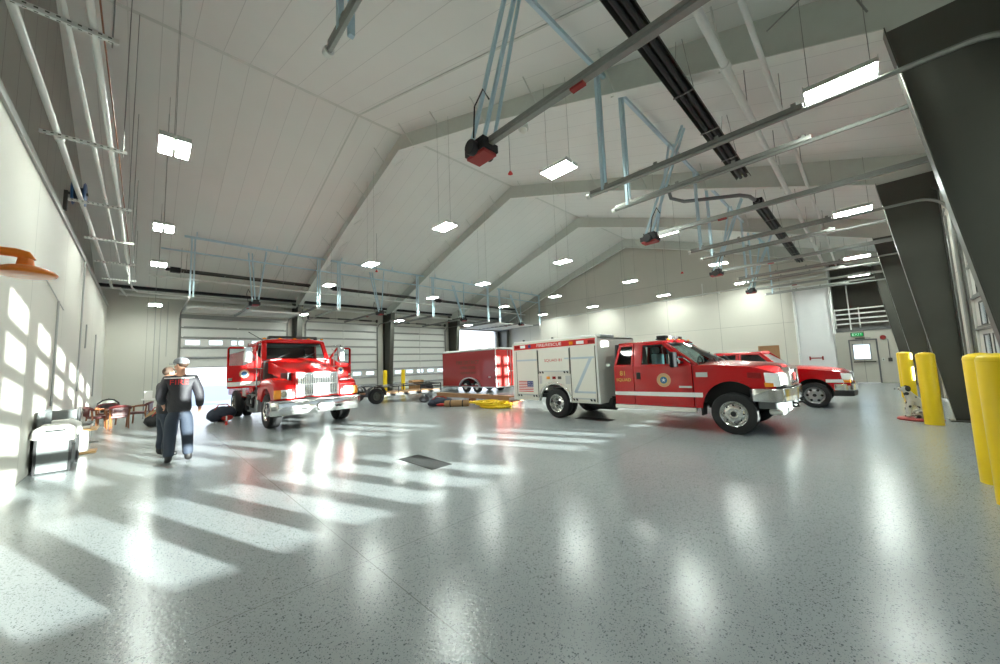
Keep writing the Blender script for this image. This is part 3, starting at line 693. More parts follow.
drain(3.47, 5.46, 'dark drain grate in the open floor near the middle'); drain(8.95, 5.45, 'dark drain grate under the squad truck')
# ------------------------------------------------------------------ left wall furniture
# upholstered armchair
t = thing('armchair', 'grey armchair with white padded arms and dark edges by the left wall', 'armchair', (-.99, 10.55, 0), rz=.0)
m = MB(); m.box(-.3, .08, -.28, .55, .03, .42); m.build('seat_box', 'fabric_grey', t, bevel=.03)
m = MB(); m.plate([(-.3, .02), (.08, .02), (.08, .72), (-.3, .72)], [], P_XZ, -.33, -.28); m.build('side_panel', 'fabric_grey', t, bevel=.01)
m = MB(); m.plate([(-.3, .02), (.08, .02), (.08, .72), (-.3, .72)], [], P_XZ, .55, .6); m.build('side_panel', 'fabric_grey', t, bevel=.01)
for y in (-.31, .575):
    m = MB(); m.tube([(-.32, y, .6), (-.3, y, .74), (-.22, y, .8), (.02, y, .8), (.08, y, .75), (.1, y, .55)], .062, 10); m.build('arm_pad', 'fabric_white', t, smooth=True)
m = MB(); m.box(-.33, -.24, -.22, .5, .4, 1.08); m.build('backrest', 'fabric_grey', t, bevel=.03)
m = MB(); m.box(-.2, .07, -.25, .52, .42, .52); m.build('seat_cushion', 'fabric_white', t, bevel=.03)
for x in (-.31, .09):
    for y in (-.335, .6):
        m = MB(); m.box(x - .018, x + .018, y - .018, y + .018, 0, .7); m.build('leg', 'black', t, bevel=.004)
# second armchair turned the other way behind it
t = thing('armchair', 'pale upholstered chair with a dark side post behind the grey armchair', 'armchair', (-1.02, 11.75, 0))
m = MB(); m.box(-.3, .08, -.25, .35, .06, .45); m.build('seat_box', 'fabric_white', t, bevel=.03)
m = MB(); m.box(-.32, .08, -.33, -.25, .3, 1.02); m.build('backrest', 'fabric_grey', t, bevel=.03)
m = MB(); m.box(.08, .12, -.35, -.25, 0, 1.06); m.build('dark_post', 'black', t, bevel=.006)
for x, y in ((-.28, .3), (.06, .3), (-.28, -.28)): MB().box(x - .02, x + .02, y - .02, y + .02, 0, .3).build('leg', 'black', t)
# wooden pedestal table
t = thing('side_table', 'light wood pedestal table between the armchairs and the red leather chairs', 'table', (-.9, 12.35, 0))
MB().box(-.3, .2, -.3, .5, .5, .53).build('table_top', 'wood_light', t, bevel=.008)
MB().box(-.12, .08, -.2, .15, .05, .5).build('pedestal', 'white_clean', t, bevel=.008)
MB().box(-.26, .2, -.22, .2, .0, .05).build('foot_plate', 'wood_light', t, bevel=.008)
MB().box(-.1, .22, -.02, .04, .2, .24).build('foot_rail', 'steel_grey', t, bevel=.004)
t = thing('folded_blanket', 'pale folded blankets lying on the light wood table', 'blanket', (-1.0, 12.55, .53))
MB().box(-.2, .2, -.3, .3, 0, .07).build('blanket', 'fabric_white', t, bevel=.03, seg=3); MB().box(-.17, .19, -.28, .27, .07, .13).build('top_blanket', 'fabric_grey', t, bevel=.03, seg=3)
# wooden armchairs with dark red leather
def wood_chair(loc, rz, lab, arch=False):
    t = thing('wooden_armchair', lab, 'chair', loc, rz, 'wooden armchairs with dark red leather'); t.scale = (.9, .9, .88)
    MB().box(-.26, .26, -.24, .26, .4, .49).build('seat', 'maroon', t, bevel=.025, seg=3)
    m = MB(); pts = [(-.26, -.24, .72), (-.25, -.3, .78), (-.12, -.36, .82), (.12, -.36, .82), (.25, -.3, .78), (.26, -.24, .72)]
    m.tube(pts, .05, 8); m.build('back_rail', 'maroon', t, smooth=True)
    m = MB(); m.plate([(-.2, .5), (.2, .5), (.22, .8), (-.22, .8)], [], P_XZ, -.35, -.31); m.build('backrest', 'dark_leather' if arch else 'maroon', t, bevel=.01)
    if arch: MB().tube([(-.3, -.3, .7), (-.28, -.33, .86), (-.15, -.36, .98), (.0, -.37, 1.02), (.15, -.36, .98), (.28, -.33, .86), (.3, -.3, .7)], .03, 8).build('arched_rail', 'dark_leather', t, smooth=True)
    for s in (-1, 1):
        MB().tube([(s * .27, -.26, .72), (s * .3, .0, .72), (s * .29, .2, .7), (s * .28, .26, .66)], .028, 8).build('arm', 'wood', t, smooth=True)
        MB().tube([(s * .28, .24, .68), (s * .26, .23, .42), (s * .25, .25, 0)], [.028, .03, .022], 8).build('leg', 'wood', t, smooth=True)
        MB().tube([(s * .25, -.28, .74), (s * .23, -.24, .42), (s * .24, -.3, 0)], [.025, .03, .022], 8).build('leg', 'wood', t, smooth=True)
wood_chair((-1.0, 17.8, 0), -1.2, 'leftmost wooden armchair with dark red leather, by the left wall')
wood_chair((-.55, 17.3, 0), .15, 'wooden armchair with its dark red back turned to the camera, in front of the group')
wood_chair((-.08, 18.4, 0), 1.3, 'wooden armchair farthest right in the group, facing the left wall')
wood_chair((-.88, 18.9, 0), PI, 'wooden armchair with a dark arched back at the rear of the group', True)
# white table with things on it
t = thing('folding_table', 'white table with small boxes near the far left corner', 'table', (.55, 20.6, 0))
MB().box(-.6, .6, -.38, .38, .72, .76).build('table_top', 'white_clean', t, bevel=.008)
for x, y in ((-.52, -.3), (.52, -.3), (-.52, .3), (.52, .3)): MB().cyl((x, y, 0), (x, y, .72), .018).build('leg', 'steel_grey', t)
t = thing('paper_box', 'white box on the left end of the white table', 'box', (.15, 20.6, .76)); MB().box(-.12, .12, -.15, .15, 0, .3).build('carton', 'white_clean', t, bevel=.006); MB().box(-.125, .125, -.155, .155, .26, .31).build('box_lid', 'white_clean', t, bevel=.006)
t = thing('tool_kit', 'small dark tool lying on the white table', 'tool', (.65, 20.5, .76)); MB().box(-.16, .16, -.1, .1, 0, .06).build('tool_body', 'dark_leather', t, bevel=.02); MB().tube([(-.1, 0, .05), (-.06, 0, .14), (.06, 0, .14), (.1, 0, .05)], .014).build('handle', 'black', t, smooth=True)
# red and black bag by the table
def bag(lab, loc, rz, d, mat, acc, cat='bag', group=None):
    t = thing('gear_bag', lab, cat, loc, rz, group); a, b, h = d
    m = MB(); m.ball((0, 0, h * .5), 1, (a / 2, b / 2, h * .52), 16, 10); m.ball((a * .22, .05 * b, h * .55), 1, (a * .3, b * .42, h * .45), 12, 8); m.ball((-a * .25, -.06 * b, h * .4), 1, (a * .27, b * .45, h * .4), 12, 8)
    for i, p in enumerate(m.v):
        if p.z < 0: p.z = 0.0
        p.x += .02 * math.sin(p.y * 23 + p.z * 17); p.z += .012 * math.sin(p.x * 31) if p.z > 0.03 else 0
    m.build('bag_body', mat, t, smooth=True)
    m = MB(); m.tube([(-a * .3, -b * .2, h * .8), (-a * .15, -b * .12, h * 1.15), (a * .15, -b * .1, h * 1.15), (a * .3, -b * .15, h * .85)], .018, 6); m.build('carry_strap', acc, t, smooth=True)
    m = MB(); m.ball((a * .1, -b * .4, h * .22), 1, (a * .22, b * .16, h * .2), 10, 6); m.build('side_pocket', acc, t, smooth=True)
    return t
bag('red and black gear bag on the floor left of the two people', (.42, 16.7, 0), .3, (.75, .5, .42), 'bag_black', 'bag_red')
bag('tan folded coat heaped behind the red and black gear bag', (.4, 17.5, 0), -.2, (.6, .45, .5), 'tan_cloth', 'bag_red', 'coat')
bag('dark blue gear bag with a red patch on the floor beside the fire engine', (2.0, 16.1, 0), .2, (.85, .6, .5), 'bag_blue', 'bag_red')
# small marker cone before the bag, floor brush left on the floor
t = thing('spray_can', 'small red and white can standing before the dark blue gear bag', 'can', (1.95, 14.7, 0)); MB().cyl((0, 0, 0), (0, 0, .12), .035).build('can_body', 'red_bright', t, smooth=True); MB().cyl((0, 0, .12), (0, 0, .28), .02).build('nozzle', 'white_clean', t, smooth=True)
# ------------------------------------------------------------------ gear laid out between engine and squad truck
bag('dark blue jacket heap on the floor, leftmost of the gear row', (9.4, 14.7, 0), .9, (.9, .5, .28), 'bag_black', 'bag_blue', 'jacket')
bag('dark blue turnout bag with a red end beside the tan roll', (8.75, 12.5, 0), -.9, (1.0, .5, .34), 'bag_blue', 'bag_red')
t = thing('canvas_roll', 'tan canvas roll on the floor left of the yellow hose', 'roll', (8.95, 11.65, 0), -.9)
MB().lathe([(0, -.5), (.11, -.5), (.13, -.45), (.13, .45), (.11, .5), (0, .5)], (0, 0, .13), (1, 0, 0), 18).build('roll_body', 'tan_cloth', t, smooth=True)
for x in (-.25, .25): MB().lathe([(.131, -.02), (.136, 0), (.131, .02)], (x, 0, .13), (1, 0, 0), 18).build('tie_strap', 'bag_black', t)
t = thing('hose_pile', 'pile of bright yellow fire hose on the floor behind the squad truck', 'hose', (9.5, 10.15, 0))
rr = random.Random(3)
for k in range(9):
    m = MB(); pts = []; ph = rr.random() * 6; cx = rr.uniform(-.25, .25); cy = rr.uniform(-.4, .4)
    for i in range(26):
        a = ph + i * .5; rad = .28 + .1 * math.sin(i * .7 + k)
        pts.append((cx + rad * 1.3 * math.cos(a), cy + rad * 1.6 * math.sin(a), .045 + k * .02 + .015 * math.sin(i * .9)))
    m.tube(pts, .042, 6); m.build('hose_loop', 'yellow_hose', t, smooth=True)
t = thing('timber_plank', 'long tan timber lying on blocks behind the gear', 'timber', (10.55, 13.2, 0))
MB().box(-.11, .11, -3.6, 2.0, .16, .34).build('plank', 'wood_deck', t, bevel=.01)
for y in (-3.2, -.6, 1.6): MB().box(-.16, .16, y - .06, y + .06, 0, .16).build('block', 'wood', t, bevel=.006)
t = thing('cardboard_box', 'brown cardboard box by the far dark column', 'box', (13.0, 21.3, 0), .2); MB().box(-.35, .35, -.35, .35, 0, .8).build('carton', 'cardboard', t, bevel=.01)
m = MB(); m.bar((-.35, -.36, .8), (-.45, -.6, .7), .6, .01); m.build('box_flap', 'cardboard', t)
bag('black duffel bag on the floor behind the flatbed trailer rails', (12.9, 19.9, 0), .3, (1.1, .6, .62), 'bag_black', 'bag_black')
# flatbed utility trailer
t = thing('utility_trailer', 'low black flatbed trailer with pipe rails parked before the far column', 'trailer', (9.3, 17.1, 0))
o = (-9.6, -16.4, 0)
MB(o).box(8.0, 11.7, 15.6, 17.3, .38, .44).build('deck', 'wood_deck', t, bevel=.006)
m = MB(o)
for y in (15.6, 17.3): m.box(8.0, 11.7, y - .04, y + .04, .3, .4)
for x in (8.0, 9.2, 10.4, 11.7): m.box(x - .04, x + .04, 15.6, 17.3, .3, .38)
m.build('frame', 'black', t)
for y in (15.58, 17.32):
    m = MB(o); m.tube([(8.0, y, .75), (11.75, y, .75)], .03, 8)
    for x in (8.0, 9.25, 10.5, 11.75): m.tube([(x, y, .38), (x, y, .75)], .026, 8)
    m.build('side_rail', 'black', t)
m = MB(o); m.tube([(11.75, 15.6, .6), (11.75, 17.3, .6)], .03); m.tube([(11.75, 15.6, .75), (11.75, 17.3, .75)], .03); m.build('front_rail', 'black', t)
m = MB(o); m.bar((8.0, 15.7, .36), (6.9, 16.4, .36), .08); m.bar((8.0, 17.2, .36), (6.9, 16.4, .36), .08); m.cyl((6.95, 16.4, 0), (6.95, 16.4, .75), .035); m.build('tongue', 'black', t)
def small_wheel(o, x, y, r, w, ax, parent, out, rm='white_clean'):
    a = Vector(ax); c = Vector((x, y, r))
    m = MB(o); m.lathe([(r * .55, -w / 2), (r * .9, -w / 2), (r, -w * .32), (r, w * .32), (r * .9, w / 2), (r * .55, w / 2), (r * .5, 0), (r * .55, -w / 2)], c, a, 26)
    wh = m.build('wheel', 'rubber', parent, smooth=True)
    m = MB(o); m.lathe([(0, out * w * .18), (r * .14, out * w * .2), (r * .18, out * w * .05), (r * .45, out * w * .1), (r * .56, out * w * .42), (r * .58, out * w * .46)], c, a, 22); m.build('rim', rm, wh, smooth=True)
for y, s in ((15.4, -1), (17.5, 1)):
    small_wheel(o, 8.0, y, .36, .24, (0, 1, 0), t, s, 'galv_dark')
    m = MB(o); pts = [(8.0 + .47 * math.cos(a), .38 + .47 * math.sin(a)) for a in [PI * k / 8 for k in range(9)]]; q = [(8.0 + .45 * math.cos(a), .38 + .45 * math.sin(a)) for a in [PI * k / 8 for k in range(9)]][::-1]
    m.prism(pts + q, P_XZ, y - .14, y + .14); m.build('fender', 'black', t)
# ------------------------------------------------------------------ enclosed trailer
t = thing('enclosed_trailer', 'red enclosed cargo trailer with twin axles in front of the open far door', 'trailer', (15.15, 17.2, 0)); o = (-15.15, -17.2, 0)
X0, X1, Y0, Y1, Z0, Z1 = 14.05, 16.25, 14.68, 19.7, .36, 2.5
arch = [(y, z) for y, z in arc(16.92, Z0, .95, 180, 0, 14)]; arch = [(a, Z0 + (b - Z0) * .55) for a, b in arch]
m = MB(o); m.plate([(Y0, Z0), (15.97, Z0)] + arch[::-1][1:-1] + [(17.87, Z0), (Y1, Z0), (Y1, Z1), (Y0, Z1)], [], P_YZ, X0, X0 + .03); m.build('side_wall', 'red_trailer', t)
m = MB(o); m.plate([(Y0, Z0), (15.97, Z0)] + arch[::-1][1:-1] + [(17.87, Z0), (Y1, Z0), (Y1, Z1), (Y0, Z1)], [], P_YZ, X1 - .03, X1); m.build('side_wall', 'red_trailer', t)
m = MB(o); m.box(X0 + .03, X1 - .03, Y1 - .03, Y1, Z0, Z1); m.build('front_wall', 'red_trailer', t)
m = MB(o); m.prism([(X0, Z1), (X1, Z1), (X1 - .15, Z1 + .1), (X0 + .15, Z1 + .1)], lambda u, v, w: (u, w, v), Y0, Y1); m.build('roof', 'white_clean', t)
m = MB(o)
for x in (X0 - .01, X1 - .03): m.box(x, x + .04, Y0 - .01, Y1 + .01, Z0 - .05, Z0 + .01); m.box(x, x + .04, Y0 - .01, Y1 + .01, Z1 - .04, Z1 + .02)
m.box(X0, X1, Y0 - .012, Y0 + .01, Z0 - .05, Z0 + .02); m.build('edge_trim', 'alu', t)
for a, b in ((X0 + .03, 15.13), (15.17, X1 - .03)):
    d = MB(o).box(a, b, Y0, Y0 + .04, Z0 + .02, Z1 - .04).build('rear_door', 'red_bright', t, bevel=.008)
    m = MB(o); xx = b - .1 if a < 14.5 else a + .1
    m.cyl((xx, Y0 - .03, Z0 + .05), (xx, Y0 - .03, Z1 - .06), .014); m.box(xx - .03, xx + .14, Y0 - .05, Y0 - .03, 1.2, 1.25); m.build('lock_bar', 'alu', d)
for x in (X0 + .005, X1 - .06):
    m = MB(o); m.box(x, x + .055, Y0 - .02, Y0 + .01, Z0, Z1); m.build('corner_post', 'white_clean', t)
for z in (.75, 1.25, 1.9): MB(o).box(X0 - .02, X0 + .03, Y0 - .03, Y0 + .05, z, z + .09).build('hinge', 'alu', t, bevel=.004)
for x in (X0 + .15, X1 - .15): MB(o).box(x - .06, x + .06, Y0 - .02, Y0, .45, .6).build('tail_lamp', 'lamp_red', t)
for y in (16.42, 17.45):
    for x, s in ((14.2, -1), (16.1, 1)): small_wheel(o, x, y, .36, .2, (1, 0, 0), t, s)
m = MB(o); top = arc(16.93, .36, .95, 180, 0, 14); top = [(a, .36 + (b - .36) * .58) for a, b in top]; inn = [(16.93 + (a - 16.93) * .94, .36 + (b - .36) * .9) for a, b in top][::-1]
m.prism(top + inn, P_YZ, X0 - .12, X0 + .03); m.build('fender', 'alu', t)
m = MB(o); m.box(X0 + .3, X1 - .3, Y0 + .1, Y1 - .1, .28, .36); m.bar((15.15, Y1, .32), (15.15, Y1 + 1.1, .32), .1); m.bar((14.5, Y1, .32), (15.15, Y1 + 1.0, .32), .08); m.bar((15.8, Y1, .32), (15.15, Y1 + 1.0, .32), .08); m.build('chassis', 'black', t)
BM = lambda y, z: basis((X0 - .004 - 15.15, y - 17.2, z), (0, -1, 0), (0, 0, 1))
text('lettering', 'FIRE DISTRICT', .3, BM(17.15, 1.80), 'olive_text', t, .002, 1.15)
text('lettering', 'OPERATIONS', .24, BM(17.15, 1.48), 'olive_text', t, .002, 1.0)
text('lettering', 'RESPONSE UNIT', .2, BM(17.1, 1.16), 'olive_text', t, .002, 1.0)
text('lettering', '304', .14, BM(15.2, .92), 'white_clean', t, .002, 1.0)
# ------------------------------------------------------------------ wheels shared by the vehicles
def road_wheel(o, x, y, r, w, s, parent, deep=False, rim_r=.6, rim='chrome', hub='black', holes=8, spokes=False):
    """s = -1 when the outer face looks toward -x"""
    c = Vector((x, y, r)); a = Vector((s, 0, 0))
    m = MB(o); R = rim_r * r
    m.lathe([(R, -w / 2), (r * .88, -w / 2), (r * .97, -w * .44), (r, -w * .3), (r, -w * .02), (r * .985, 0), (r, w * .02), (r, w * .3), (r * .97, w * .44), (r * .88, w / 2), (R, w * .47), (R * .97, 0), (R, -w / 2)], c, a, 36)
    wh = m.build('wheel', 'rubber', parent, smooth=True)
    m = MB(o)
    if deep: prof = [(0, w * .10), (R * .2, w * .10), (R * .24, -w * .05), (R * .34, -w * .1), (R * .7, -w * .25), (R * .9, -w * .2), (R * .93, w * .40), (R * 1.02, w * .48), (R * 1.03, w * .44)]
    else: prof = [(0, w * .52), (R * .22, w * .52), (R * .26, w * .40), (R * .5, w * .44), (R * .72, w * .36), (R * .86, w * .22), (R * .92, w * .40), (R * 1.02, w * .48), (R * 1.03, w * .44)]
    m.lathe(prof, c, a, 30)
    m.mi = 1
    hp = w * .38 if not deep else -w * .13; hr = R * (.70 if not deep else .55)
    u, v = Vector((0, 1, 0)), Vector((0, 0, 1))
    for k in range(holes):
        q = 2 * PI * k / holes; p = c + (u * math.cos(q) + v * math.sin(q)) * hr + a * hp
        m.cyl(p - a * .02, p + a * (.012 if not spokes else .02), R * (.06 if not spokes else .15), n=10)
    m.cyl(c + a * (w * .5 if not deep else w * .08), c + a * (w * .55 if not deep else w * .13), R * .2, n=14)
    m.build('rim', [rim, hub], wh, smooth=True)
    return wh
def P3(o): return Vector(o)
def disc_emblem(parent, o, c, ax, r):
    c = Vector(c); a = Vector(ax)
    e = MB(o).cyl(c, c + a * .004, r, n=32).build('emblem', 'emblem_tan', parent)
    MB(o).cyl(c + a * .003, c + a * .007, r * .62, n=28).build('emblem_ring', 'gold', e)
    MB(o).cyl(c + a * .006, c + a * .009, r * .52, n=28).build('emblem_centre', 'emblem_blue', e)
    m = MB(o); u = Vector((0, 0, 1)); s = a.cross(u)
    pts = []
    for k in range(10):
        q = PI / 2 + k * PI / 5; rr = r * (.3 if k % 2 == 0 else .13); pts.append((rr * math.cos(q), rr * math.sin(q)))
    m.prism(pts, lambda p, q, w: c + s * p + u * q + a * w, .009, .011); m.build('emblem_star', 'white_clean', e)
# ------------------------------------------------------------------ squad truck
CX, CY = 9.68, 4.5
sq = thing('squad_truck', 'red crew cab squad truck with a white rescue box body and chrome wheels', 'fire truck', (CX, CY, 0)); o = (0, -CY, 0)
BELT = 1.43
def sideF(s, half, k=.22): return lambda u, v, w: (s * (half - w - max(0, v - BELT) * k), u, v)
H = 1.02
for s in (-1, 1):
    F = sideF(s, H)
    ar = [(2.03 + .56 * math.cos(a), .46 + .62 * math.sin(a)) for a in [PI * k / 16 for k in range(17)]]
    fen = MB(o).plate([(2.74, .5), (2.74, BELT), (2.3, 1.43), (1.7, 1.38), (1.4, 1.3), (1.26, 1.24), (1.28, .95), (1.42, .93)] + [(a, b) for a, b in ar[::-1] if 1.45 < a < 2.6 and b > (.74 if a < 2 else .5)] + [(2.59, .5)], [], F, 0, .03).build('fender', 'red_paint', sq, bevel=.006)
    m = MB(o); la = [.07 + (PI - .55) * k / 16 for k in range(17)]; lip = [(2.03 + .6 * math.cos(a), .46 + .66 * math.sin(a)) for a in la]
    m.prism(lip + [(2.03 + .56 * math.cos(a), .46 + .62 * math.sin(a)) for a in la[::-1]], F, -.018, .02); m.build('arch_lip', 'red_paint', fen)
    d = MB(o).plate([(2.76, .5), (4.09, .5), (4.09, BELT), (2.76, BELT)], [], F, 0, .05)
    d.plate([(4.09, BELT), (2.74, BELT), (3.36, 1.99), (4.09, 1.99)], [[(3.9, 1.47), (2.92, 1.47), (3.41, 1.94), (3.88, 1.94)]], F, 0, .05)
    d = d.build('front_door', 'red_paint', sq, bevel=.006)
    MB(o).plate([(3.9, 1.47), (2.92, 1.47), (3.41, 1.94), (3.88, 1.94)], [], F, .02, .026).build('window', 'glass_clear', d)
    MB(o).box(s * H - .012, s * H + .012, 3.93, 4.03, 1.12, 1.28).build('handle', 'black', d, bevel=.006)
    r_ = MB(o).plate([(4.11, .5), (4.62, .5), (4.62, BELT), (4.11, BELT)], [], F, 0, .05)
    r_.plate([(4.62, BELT), (4.11, BELT), (4.11, 1.99), (4.5, 1.99)], [[(4.55, 1.48), (4.17, 1.48), (4.14, 1.93), (4.44, 1.93)]], F, 0, .05)
    r_ = r_.build('rear_door', 'red_paint', sq, bevel=.006)
    MB(o).plate([(4.55, 1.48), (4.17, 1.48), (4.14, 1.93), (4.44, 1.93)], [], F, .015, .024).build('window', 'glass_dark', r_)
    MB(o).plate([(2.57, .73), (4.62, .72), (4.62, .81), (2.57, .83)], [], F, -.003, .002).build('side_stripe', 'white_clean', sq)
    disc_emblem(sq, o, (s * H, 3.38, 1.1), (s, 0, 0), .16)
    MB(o).plate([(2.78, .93), (3.05, .93), (3.05, .97), (2.78, .97)], [], F, -.004, 0).build('badge', 'alu', sq)
    MB(o).plate([(2.45, 1.17), (2.68, 1.17), (2.68, 1.27), (2.45, 1.27)], [], F, -.006, 0).build('vent_badge', 'alu', sq, bevel=.002)
    MB(o).box(s * (H - .06), s * (H + .04), 2.72, 4.62, .4, .49).build('running_board', 'white_paint', sq, bevel=.01)
    MB(o).box(s * .72, s * (H - .01), 2.6, 2.63, .34, .8).build('mud_flap', 'black', sq)
    # mirror
    m = MB(o); m.obox((s * 1.24, 3.05, 1.57), (.25, .11, .34)); mr = m.build('mirror', 'plastic_black', sq, bevel=.03, seg=3)
    m = MB(o); m.bar((s * 1.0, 2.95, 1.5), (s * 1.2, 2.98, 1.5), .05); m.bar((s * 1.0, 2.95, 1.62), (s * 1.2, 2.98, 1.62), .04); m.build('mirror_arm', 'black', mr)
    m = MB(o); m.obox((s * 1.24, 3.108, 1.58), (.19, .008, .24)); m.build('mirror_glass', 'chrome', mr)
    # lamps
    hl = MB(o).prism([(1.2, .98), (1.22, 1.24), (1.46, 1.26), (1.44, .97)], lambda u, v, w: (s * w, u, v), .56, H + .006).build('headlamp', 'lamp_clear', sq, bevel=.02)
    MB(o).prism([(1.31, .975), (1.31, 1.05), (1.46, 1.06), (1.45, .97)], lambda u, v, w: (s * w, u, v), .9, H + .012).build('turn_signal', 'amber', hl, bevel=.01)
    MB(o).prism([(1.5, 1.14), (1.5, 1.25), (1.73, 1.26), (1.73, 1.15)], lambda u, v, w: (s * w, u, v), H - .02, H + .015).build('side_marker', 'lamp_red', sq, bevel=.01)
    MB(o).bar((s * 1.0, 2.64, BELT), (s * .885, 3.36, 1.99), .07, .05).build('pillar', 'red_paint', sq, bevel=.01)
    road_wheel(o, s * .94, 2.02, .42, .24, s, sq)
    rw = road_wheel(o, s * .96, 6.46, .425, .23, s, sq, deep=True, holes=8)
    m = MB(o); m.lathe([(.26, -.11), (.38, -.11), (.42, -.07), (.42, .07), (.38, .11), (.26, .11), (.25, 0), (.26, -.11)], (s * .69, 6.46, .425), (s, 0, 0), 30); m.build('inner_tyre', 'rubber', rw, smooth=True)
    # seats
    m = MB(o); m.box(min(s * .2, s * .72), max(s * .2, s * .72), 3.1, 3.62, .95, 1.15); m.obox((s * .46, 3.7, 1.42), (.5, .14, .62)); m.obox((s * .46, 3.74, 1.82), (.28, .1, .16)); m.build('seat', 'seat_teal', sq, bevel=.04, seg=3)
# hood
def hood(parent, o, st, mat, n=10, skirt=.08):
    m = MB(o); vs = []; k = len(st)
    for y, zc, ze, hw in st:
        row = [(-hw, y, ze - skirt)] + [(hw * (2 * i / n - 1), y, ze + (zc - ze) * (1 - abs(2 * i / n - 1) ** 2.4)) for i in range(n + 1)] + [(hw, y, ze - skirt)]
        vs += row
    L = n + 3; fs = [(j * L + i, j * L + i + 1, (j + 1) * L + i + 1, (j + 1) * L + i) for j in range(k - 1) for i in range(L - 1)]
    fs += [tuple(range(L)), tuple(range((k - 1) * L, k * L))[::-1]]
    m.add(vs, fs); return m.build('hood', mat, parent, smooth=True)
hood(sq, o, [(2.62, 1.50, 1.43, 1.0), (2.2, 1.50, 1.42, 1.0), (1.6, 1.45, 1.36, .99), (1.4, 1.43, 1.3, .98), (1.3, 1.4, 1.27, .94), (1.24, 1.37, 1.23, .9)], 'red_paint')
F = None
m = MB(o); m.add([(-.95, 2.62, 1.45), (-.5, 2.38, 1.48), (0, 2.3, 1.49), (.5, 2.38, 1.48), (.95, 2.62, 1.45), (.86, 3.36, 1.98), (.45, 3.29, 2.0), (0, 3.27, 2.01), (-.45, 3.29, 2.0), (-.86, 3.36, 1.98)], [(0, 1, 8, 9), (1, 2, 7, 8), (2, 3, 6, 7), (3, 4, 5, 6)]); ws = m.build('windshield', 'glass_tint', sq)
for a, b in (((-.5, 2.34, 1.49), (-.1, 2.5, 1.65)), ((.3, 2.3, 1.49), (.7, 2.52, 1.62))): MB(o).bar(a, b, .02).build('wiper', 'black', ws)
m = MB(o); m.prism([(-.9, 1.98), (-.84, 2.03), (-.4, 2.06), (.4, 2.06), (.84, 2.03), (.9, 1.98)], lambda u, v, w: (u, w, v), 3.27, 4.54); m.build('roof', 'red_paint', sq, bevel=.02)
m = MB(o); m.plate([(-1.0, .5), (1.0, .5), (1.0, 1.43), (.88, 2.0), (-.88, 2.0), (-1.0, 1.43)], [[(-.7, 1.5), (.7, 1.5), (.65, 1.9), (-.65, 1.9)]], P_XZ, 4.58, 4.62); m.build('cab_back', 'interior', sq)
MB(o).box(-.82, .82, 3.25, 4.5, 1.95, 1.975).build('headliner', 'seat_teal', sq)
m = MB(o); m.box(-.95, .95, 2.62, 4.58, .5, .62); m.box(-.95, .95, 2.55, 2.95, .62, 1.42); m.build('cab_floor', 'interior', sq)
m = MB(o); ring = [(-.2 * math.cos(a), .2 * math.sin(a)) for a in [2 * PI * k / 20 for k in range(21)]]; m.tube([(.45 + a, 3.0 + .05 * b, 1.42 + b) for a, b in ring], .016, 6); m.build('steering_wheel', 'black', sq, smooth=True)
m = MB(o); m.plate([(-.58, .95), (.58, .95), (.56, 1.34), (-.56, 1.34)], [[(-.5, 1.0), (.5, 1.0), (.48, 1.29), (-.48, 1.29)]], P_XZ, 1.1, 1.28)
for z in (1.08, 1.18): m.box(-.5, .5, 1.12, 1.18, z - .02, z + .02)
for x in (-.33, -.17, .0, .17, .33): m.box(x - .014, x + .014, 1.13, 1.18, 1.0, 1.29)
g = m.build('grille', 'chrome', sq, bevel=.012)
MB(o).box(-.52, .52, 1.23, 1.26, .98, 1.31).build('grille_back', 'black', g)
m = MB(o); m.lathe([(0, -.02), (.08, -.02), (.09, 0)], (0, 1.11, 1.14), (0, 1, 0), 20); m.build('grille_badge', 'red_dull', g)
m = MB(o); out = [(-1.05, 1.66), (-1.07, 1.38), (-.98, 1.16), (-.5, 1.04), (.5, 1.04), (.98, 1.16), (1.07, 1.38), (1.05, 1.66)]; inn = [(x * .93, y + .07) for x, y in out][::-1]
m.prism(out + inn, lambda u, v, w: (u, v, w), .68, .94); bp = m.build('bumper', 'chrome', sq, bevel=.02)
m = MB(o); m.prism([(-.98, 1.6), (-.96, 1.3), (-.6, 1.12), (.6, 1.12), (.96, 1.3), (.98, 1.6)], lambda u, v, w: (u, v, w), .54, .69); m.build('bumper_valance', 'fabric_grey', bp, bevel=.03)
m = MB(o); m.prism([(-.9, 1.45), (-.85, 1.2), (.85, 1.2), (.9, 1.45)], lambda u, v, w: (u, v, w), .42, .54); m.build('air_dam', 'fabric_white', bp, bevel=.04)
for x in (-.45, .45): MB(o).tube([(x, 1.12, .64), (x, 1.04, .62), (x + .05, 1.03, .57), (x, 1.12, .56)], .02).build('tow_hook', 'black', bp)
m = MB(o); m.box(-.9, .9, 1.3, 1.42, .95, 1.25); m.box(-.76, .76, 1.35, 2.6, .55, 1.3); m.build('radiator_support', 'black', sq)
for y, r in ((2.02, .06), (6.46, .08)): MB(o).cyl((-.85, y, .42), (.85, y, .42), r).build('axle', 'black', sq)
MB(o).cyl((-.72, 2.15, .5), (-.66, 2.12, 1.0), .04).build('shock_absorber', 'yellow', sq)
m = MB(o); 
for x in (-.4, .4): m.box(x - .05, x + .05, 1.2, 8.1, .5, .62)
m.box(-.3, .3, 3.0, 4.4, .36, .5); m.cyl((-.5, 4.9, .42), (-.5, 5.6, .42), .16); m.build('chassis', 'black', sq)
# inner fender liners keep the wheel wells dark
for s in (-1, 1):
    MB(o).plate([(2.03 + .57 * math.cos(a), .46 + .63 * math.sin(a)) for a in [PI * k / 16 for k in range(17)]], [], lambda u, v, w: (s * w, u, v), .55, .57).build('wheel_liner', 'black', sq)
